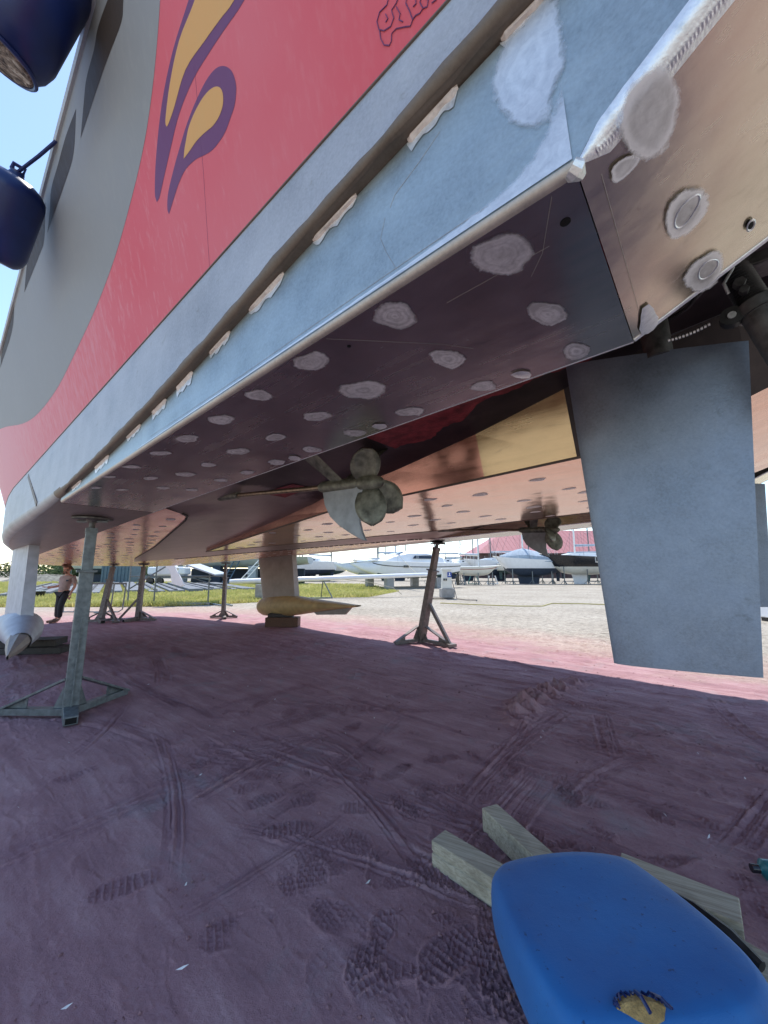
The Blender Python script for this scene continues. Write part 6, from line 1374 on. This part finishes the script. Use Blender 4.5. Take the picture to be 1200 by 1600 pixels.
hh = rng.uniform(.06, .20, n) * (1 + 1.2 * np.clip(dn, -.3, .8)); ww = rng.uniform(.012, .03, n) * (1 + yy * .02); an = rng.uniform(0, 6.28, n); lx = rng.normal(0, .06, n); ly = rng.normal(0, .06, n)
v = np.zeros((n, 3, 3)); v[:, 0] = np.stack([xx - ww * np.cos(an), yy - ww * np.sin(an), np.zeros(n) + .005], 1); v[:, 1] = np.stack([xx + ww * np.cos(an), yy + ww * np.sin(an), np.zeros(n) + .005], 1); v[:, 2] = np.stack([xx + lx, yy + ly, hh], 1)
me = bpy.data.meshes.new('grass'); me.vertices.add(3 * n); me.vertices.foreach_set('co', v.ravel()); me.loops.add(3 * n); me.loops.foreach_set('vertex_index', np.arange(3 * n)); me.polygons.add(n); me.polygons.foreach_set('loop_start', np.arange(n) * 3); me.update(); me.materials.append(MATS['grass_blades'])
o = bpy.data.objects.new('grass', me); COL.objects.link(o); tag(o, 'yellow green grass growing on the verge', 'grass', None, 'stuff')
# rows of grey slabs along the verge
t = thing('slab_stack', 'rows of long pale grey slabs lying on the grass behind the walking man', 'slabs', (-20, 30, 0))
dd = np.array([-.57, .82, 0]); ss = np.array([.82, .57, 0])
for k in range(12):
    s = np.array([-23.6, 24.0, 0]) + ss * 1.32 * k; l0 = rng.uniform(-.3, .4); ln = 20 if k < 7 else 15
    zt = .20 + .05 * math.sin(k * 1.7)
    mb = MB().hexa([s + dd * l0 + [0, 0, .02], s + dd * l0 + ss * 1.02 + [0, 0, .02], s + dd * (ln) + ss * 1.02 + [0, 0, .02], s + dd * ln + [0, 0, .02],
                    s + dd * l0 + [0, 0, zt], s + dd * l0 + ss * 1.02 + [0, 0, zt], s + dd * ln + ss * 1.02 + [0, 0, zt + .12], s + dd * ln + [0, 0, zt + .12]])
    mb.build('slab', 'concrete_slab', t, bevel=.02)
    if k % 3 != 2:
        s2 = s + ss * .45
        MB().bar(s2 + dd * (l0 + .3) + [0, 0, zt + .04], s2 + dd * (ln - .3) + [0, 0, zt + .16], .20, .06).build('slab_stripe', 'slab_dark', t)  # dark bar drawn as the dark gap between neighbouring slabs
kb = MB().bar((-15, 18.0, .04), (-8.3, 18.75, .04), .25, .12).build('kerb', 'concrete', None); kb['kind'] = 'structure'
for x, y, lab in ((-23.9, 26.0, 'black bucket on the grass, further from the walking man'), (-20.4, 23.2, 'black bucket on the grass, nearer the walking man')):
    t = thing('bucket', lab, 'bucket', (x, y, 0), 'black buckets on the grass'); MB().tube([(x, y, .02), (x, y, .42)], [.22, .28], 14).build('tub', 'black_topside', t, smooth=True); MB().tube([(x, y, .40), (x, y, .43)], .295, 14).build('rim', 'black_topside', t)
# heap and bushes at the left horizon
def bush(x, y, r_, h_, lab, mat, nl=1500):
    t = thing('bush', lab, 'bush', (x, y, 0), 'bushes along the left horizon')
    mb = MB()
    for k in range(5):
        a = k * 1.3; mb.tube([(x, y, 0), (x + r_ * .3 * math.cos(a), y + r_ * .3 * math.sin(a), h_ * .45), (x + r_ * .6 * math.cos(a), y + r_ * .6 * math.sin(a), h_ * .75)], [.08, .05, .02], 5)
    mb.build('stems', 'bark', t)
    nb = max(5, int(r_ * 3)); cs = [(x + rng.normal(0, r_ * .45), y + rng.normal(0, r_ * .45), h_ * rng.uniform(.3, .85), r_ * rng.uniform(.25, .5)) for _ in range(nb)]
    P = []; 
    for i in range(nl):
        c = cs[rng.randint(nb)]; d = rng.normal(0, 1, 3); d /= np.linalg.norm(d); d *= c[3] * rng.uniform(.6, 1.05)
        p = np.array(c[:3]) + d; p[2] = max(.1, p[2]); s = rng.uniform(.09, .2) * (1 + r_ * .08); u = rng.normal(0, 1, 3) * s; w_ = rng.normal(0, 1, 3) * s
        P.append((p + u, p + w_, p - u * .7 - w_ * .3))
    mb = MB(); mb.v = [tuple(q) for tri_ in P for q in tri_]; mb.f = [(3 * i, 3 * i + 1, 3 * i + 2) for i in range(len(P))]
    mb.build('foliage', mat, t)
BU = [(-84, 98, 4.2, 3.0, 'round bright bush at the horizon, second from the left keel', 'leaf_green'), (-92, 96, 5, 3.4, 'broad dark bush at the horizon nearest the left edge', 'leaf_dark'), (-76, 92, 3.6, 2.6, 'low dark bush behind the walking man, left of his head', 'leaf_dark'),
      (-79, 104, 5.0, 4.2, 'taller pale bush at the horizon behind the others', 'leaf_green'), (-70, 95, 4.0, 3.3, 'dense bush right behind the walking man', 'leaf_dark'), (-88, 112, 5.5, 4.6, 'far tall bush near the left edge of the horizon', 'leaf_dark'),
      (-66, 102, 5, 3.6, 'green bush behind the nearest stand', 'leaf_green'), (-58, 98, 5, 3.2, 'green bush at the horizon, just left of the tilted brown stand', 'leaf_dark')]
for b_ in BU: bush(*b_)
rows = []
for r_, z in ((0, 1.0), (.4, .85), (.75, .4), (1, 0)):
    rows.append([(-52 + 7 * r_ * math.cos(q) * (1 + .1 * math.sin(3 * q)), 60 + 4 * r_ * math.sin(q) * (1 + .1 * math.sin(5 * q)), z * (1 + .15 * math.sin(4 * q))) for q in np.linspace(0, 2 * math.pi, 25)])
o = MB().grid(rows).build('rubble_heap', 'rubble', None, smooth=True); tag(o, 'low heap of grey rubble between the bushes and the slabs', 'rubble')
# steel rail frame behind the tilted stand
t = thing('rail_frame', 'low rectangular steel rail frame behind the tilted stand', 'frame', (-10.5, 15.0, 0))
F = lambda x, z, y=15.0: (x, y, z)
MB().bar(F(-12.2, 1.12), F(-9.9, 1.12), .07).build('top_rail', 'gear_metal', t)
MB().tube([F(-9.9, 1.12), F(-9.95, .16), F(-10.1, .06), F(-12.2, .06)], .025, 6).build('rear_leg', 'galvanised', t); MB().tube([F(-10.15, 1.1, 14.7), F(-10.2, .16, 14.7), F(-10.35, .06, 14.7), F(-10.8, .06, 14.7)], .025, 6).build('front_leg', 'galvanised', t)
MB().tube([F(-12.2, 1.12), F(-12.2, .03)], .025, 6).build('rear_leg', 'galvanised', t)
# scaffold rack with white panel and grey tilted panel
t = thing('rack', 'thin metal scaffold rack standing by the grass', 'rack', (-10.5, 19, 0))
def pole(p, q, r_=.035): MB().tube([p, q], r_, 6).build('pole', 'galvanised', t, smooth=True)
for x, y in ((-12.0, 18.4), (-11.3, 19.3), (-8.6, 19.2), (-7.7, 18.9)): pole((x, y, 0), (x, y, 1.55 if x > -10 else 2.5))
pole((-12.0, 18.4, 1.35), (-7.7, 18.9, 1.35)); pole((-11.3, 19.3, 1.3), (-8.6, 19.2, 1.3)); pole((-12.0, 18.4, .75), (-9.6, 18.7, 2.4)); pole((-12, 18.4, 2.2), (-10, 18.7, 2.1))
pole((-8.6, 19.2, .95), (-7.7, 18.9, .95)); pole((-8.6, 19.2, .05), (-7.1, 17.6, .05)); pole((-7.7, 18.9, .05), (-6.9, 17.9, .05)); pole((-9.7, 18.9, 1.4), (-7.7, 18.9, .75), .025)
o = MB().prism([(-10.35, 18.2, 2.25), (-9.95, 18.2, 2.1), (-9.8, 18.25, 1.7), (-9.35, 18.3, .95), (-9.5, 18.3, .86), (-9.95, 18.3, 1.0), (-10.05, 18.25, 1.55), (-10.4, 18.2, 1.95)], (0, .10, 0)).build('white_fairing', 'white_gel', None, tri=True, bevel=.02); tag(o, 'curved white fairing hanging from the rack', 'fairing')
o = MB().hexa([(-10.2, 18.7, 2.05), (-8.1, 18.6, 1.38), (-8.1, 20.0, 1.42), (-10.2, 20.2, 2.1), (-10.2, 18.7, 2.14), (-8.1, 18.6, 1.44), (-8.1, 20.0, 1.48), (-10.2, 20.2, 2.18)]).build('tilted_panel', 'grey_hull', None); tag(o, 'flat grey panel lying tilted across the rack', 'panel')
o = MB().prism([(-11.6, 19.5, 1.36), (-10.7, 19.5, 1.36), (-10.5, 19.5, 1.75), (-10.9, 19.5, 2.1), (-11.3, 19.5, 2.05)], (0, .5, 0)).build('white_sack', 'white_gel', None, bevel=.08, tri=True); tag(o, 'crumpled white sack lying on the left of the rack', 'sack')
# spar lying on a block
o = MB().tube([(-8.7, 22.0, 1.0), (-8.4, 22.05, 1.01), (2.6, 25.2, 1.35), (3.3, 25.4, 1.36)], [.12, .14, .13, .08], 12).build('spare_mast', 'white_gel', None, smooth=True); tag(o, 'long white spare mast lying across a concrete block behind the yellow keel', 'mast')
o = MB().box((-7.05, 22.5, .42), (.62, .62, .84), .2).build('concrete_block', 'concrete', None, bevel=.02); tag(o, 'grey concrete block on the grass carrying the left end of the spare mast', 'block')
t = thing('trestle', 'thin leaning trestle propping the spare mast', 'trestle', (-3.3, 23.6, 0))
MB().tube([(-3.7, 23.7, 1.06), (-3.05, 23.2, .02)], .035, 6).build('leg', 'galvanised', t); MB().tube([(-3.7, 23.7, 1.06), (-3.9, 24.3, .02)], .035, 6).build('leg', 'galvanised', t); MB().tube([(-3.05, 23.2, .04), (-4.5, 23.0, .04)], .03, 6).build('foot_bar', 'galvanised', t)
o = MB().tube([(-3.7, 23.8, 1.20), (-1, 25, .9), (.6, 26, .5), (1.2, 26.4, .04)], .02, 6).build('rope', 'rope_pale', None); tag(o, 'slack pale rope running down from the spare mast', 'rope')
o = MB().tube([(1.0, 30, 2.9), (2.6, 25, .9), (3.0, 23.8, .03), (3.4, 22.6, .02)], .014, 5).build('rope', 'rope_pale', None); tag(o, 'thin pale line running from the catamaran down to the gravel', 'rope')
# shore power pedestal on a pallet
t = thing('power_pedestal', 'white shore power pedestal with a blue sign on a concrete base', 'pedestal', (3.68, 22.9, 0))
MB().box((3.68, 22.9, .33), (.78, .6, .50), .1).build('base', 'concrete', t, bevel=.02)
MB().hexa([(3.36, 22.7, .585), (3.98, 22.7, .585), (3.98, 23.1, .585), (3.36, 23.1, .585), (3.42, 22.73, 1.62), (3.92, 22.73, 1.62), (3.92, 23.07, 1.62), (3.42, 23.07, 1.62)]).build('column', 'cream_gel', t, bevel=.02)
MB().box((3.67, 22.9, 1.68), (.62, .46, .10), .0).build('cap', 'cream_gel', t, bevel=.03)
sg = MB().box((3.82, 22.705, 1.38), (.24, .03, .30)).build('sign', 'sign_blue', t)
MB().box((3.82, 22.684, 1.41), (.05, .012, .16)).build('pictogram', 'sign_white', sg); MB().box((3.82, 22.684, 1.33), (.13, .012, .04)).build('pictogram', 'sign_white', sg)
for x in (3.5, 3.62): MB().box((x, 22.70, 1.1), (.09, .05, .12)).build('socket', 'window_dark', t)
t2 = thing('pallet', 'small dark wooden pallet under the shore power pedestal', 'pallet', (3.5, 22.7, 0))
for k in range(5): MB().box((3.35, 22.35 + k * .2, .065), (1.25, .12, .02)).build('deck_board', 'pallet_wood', t2)
for x in (2.8, 3.35, 3.9): MB().box((x, 22.75, .028), (.10, .9, .054)).build('bearer', 'pallet_wood', t2)
o = MB().tube([(3.97, 22.8, 1.05), (4.1, 22.7, .5), (4.15, 22.4, .03), (4.5, 21.6, .02), (5.1, 21.5, .02), (4.9, 20.9, .02)], .02, 6).build('cable', 'black_topside', None, smooth=True); tag(o, 'black cable drooping from the pedestal onto the gravel', 'cable')
pts = [(2.8, 19.6, .02), (4.5, 18.6, .02), (6.0, 17.9, .02), (7.2, 17.9, .02), (8.2, 19.3, .02), (9.6, 19.2, .02), (11.2, 18.4, .02)]
o = MB().tube(pts, .022, 6).build('garden_hose', 'hose_yellow', None, smooth=True); tag(o, 'long yellowish hose lying across the gravel', 'hose')
t = thing('crate', 'white plastic tub with a dark foot at the right edge beyond the rudder', 'crate', (12.8, 12.6, 0))
MB().box((12.8, 12.6, .36), (1.1, .7, .48)).build('tub', 'white_gel', t, bevel=.03); MB().box((12.8, 12.6, .06), (1.0, .6, .12)).build('foot', 'black_topside', t)
for i, (x, y, c) in enumerate(((10.8, 47, 'teal_plastic'), (13.2, 47.5, 'white_gel'), (9.2, 46.8, 'blue_paint'))):
    t = thing('boat_cradle', ('teal painted', 'white painted', 'blue painted')[i] + ' cradle lying between the red-striped boat and the covered boat', 'cradle', (x, y, 0))
    MB().bar((x - .7, y, .05), (x + .7, y, .05), .12).build('beam', c, t)
    for s in (-1, 1): MB().bar((x + s * .65, y, .08), (x + s * .35, y, 1.0), .10).build('arm', c, t)
for o in bpy.data.objects:
    if '_w' in o.keys(): del o['_w']
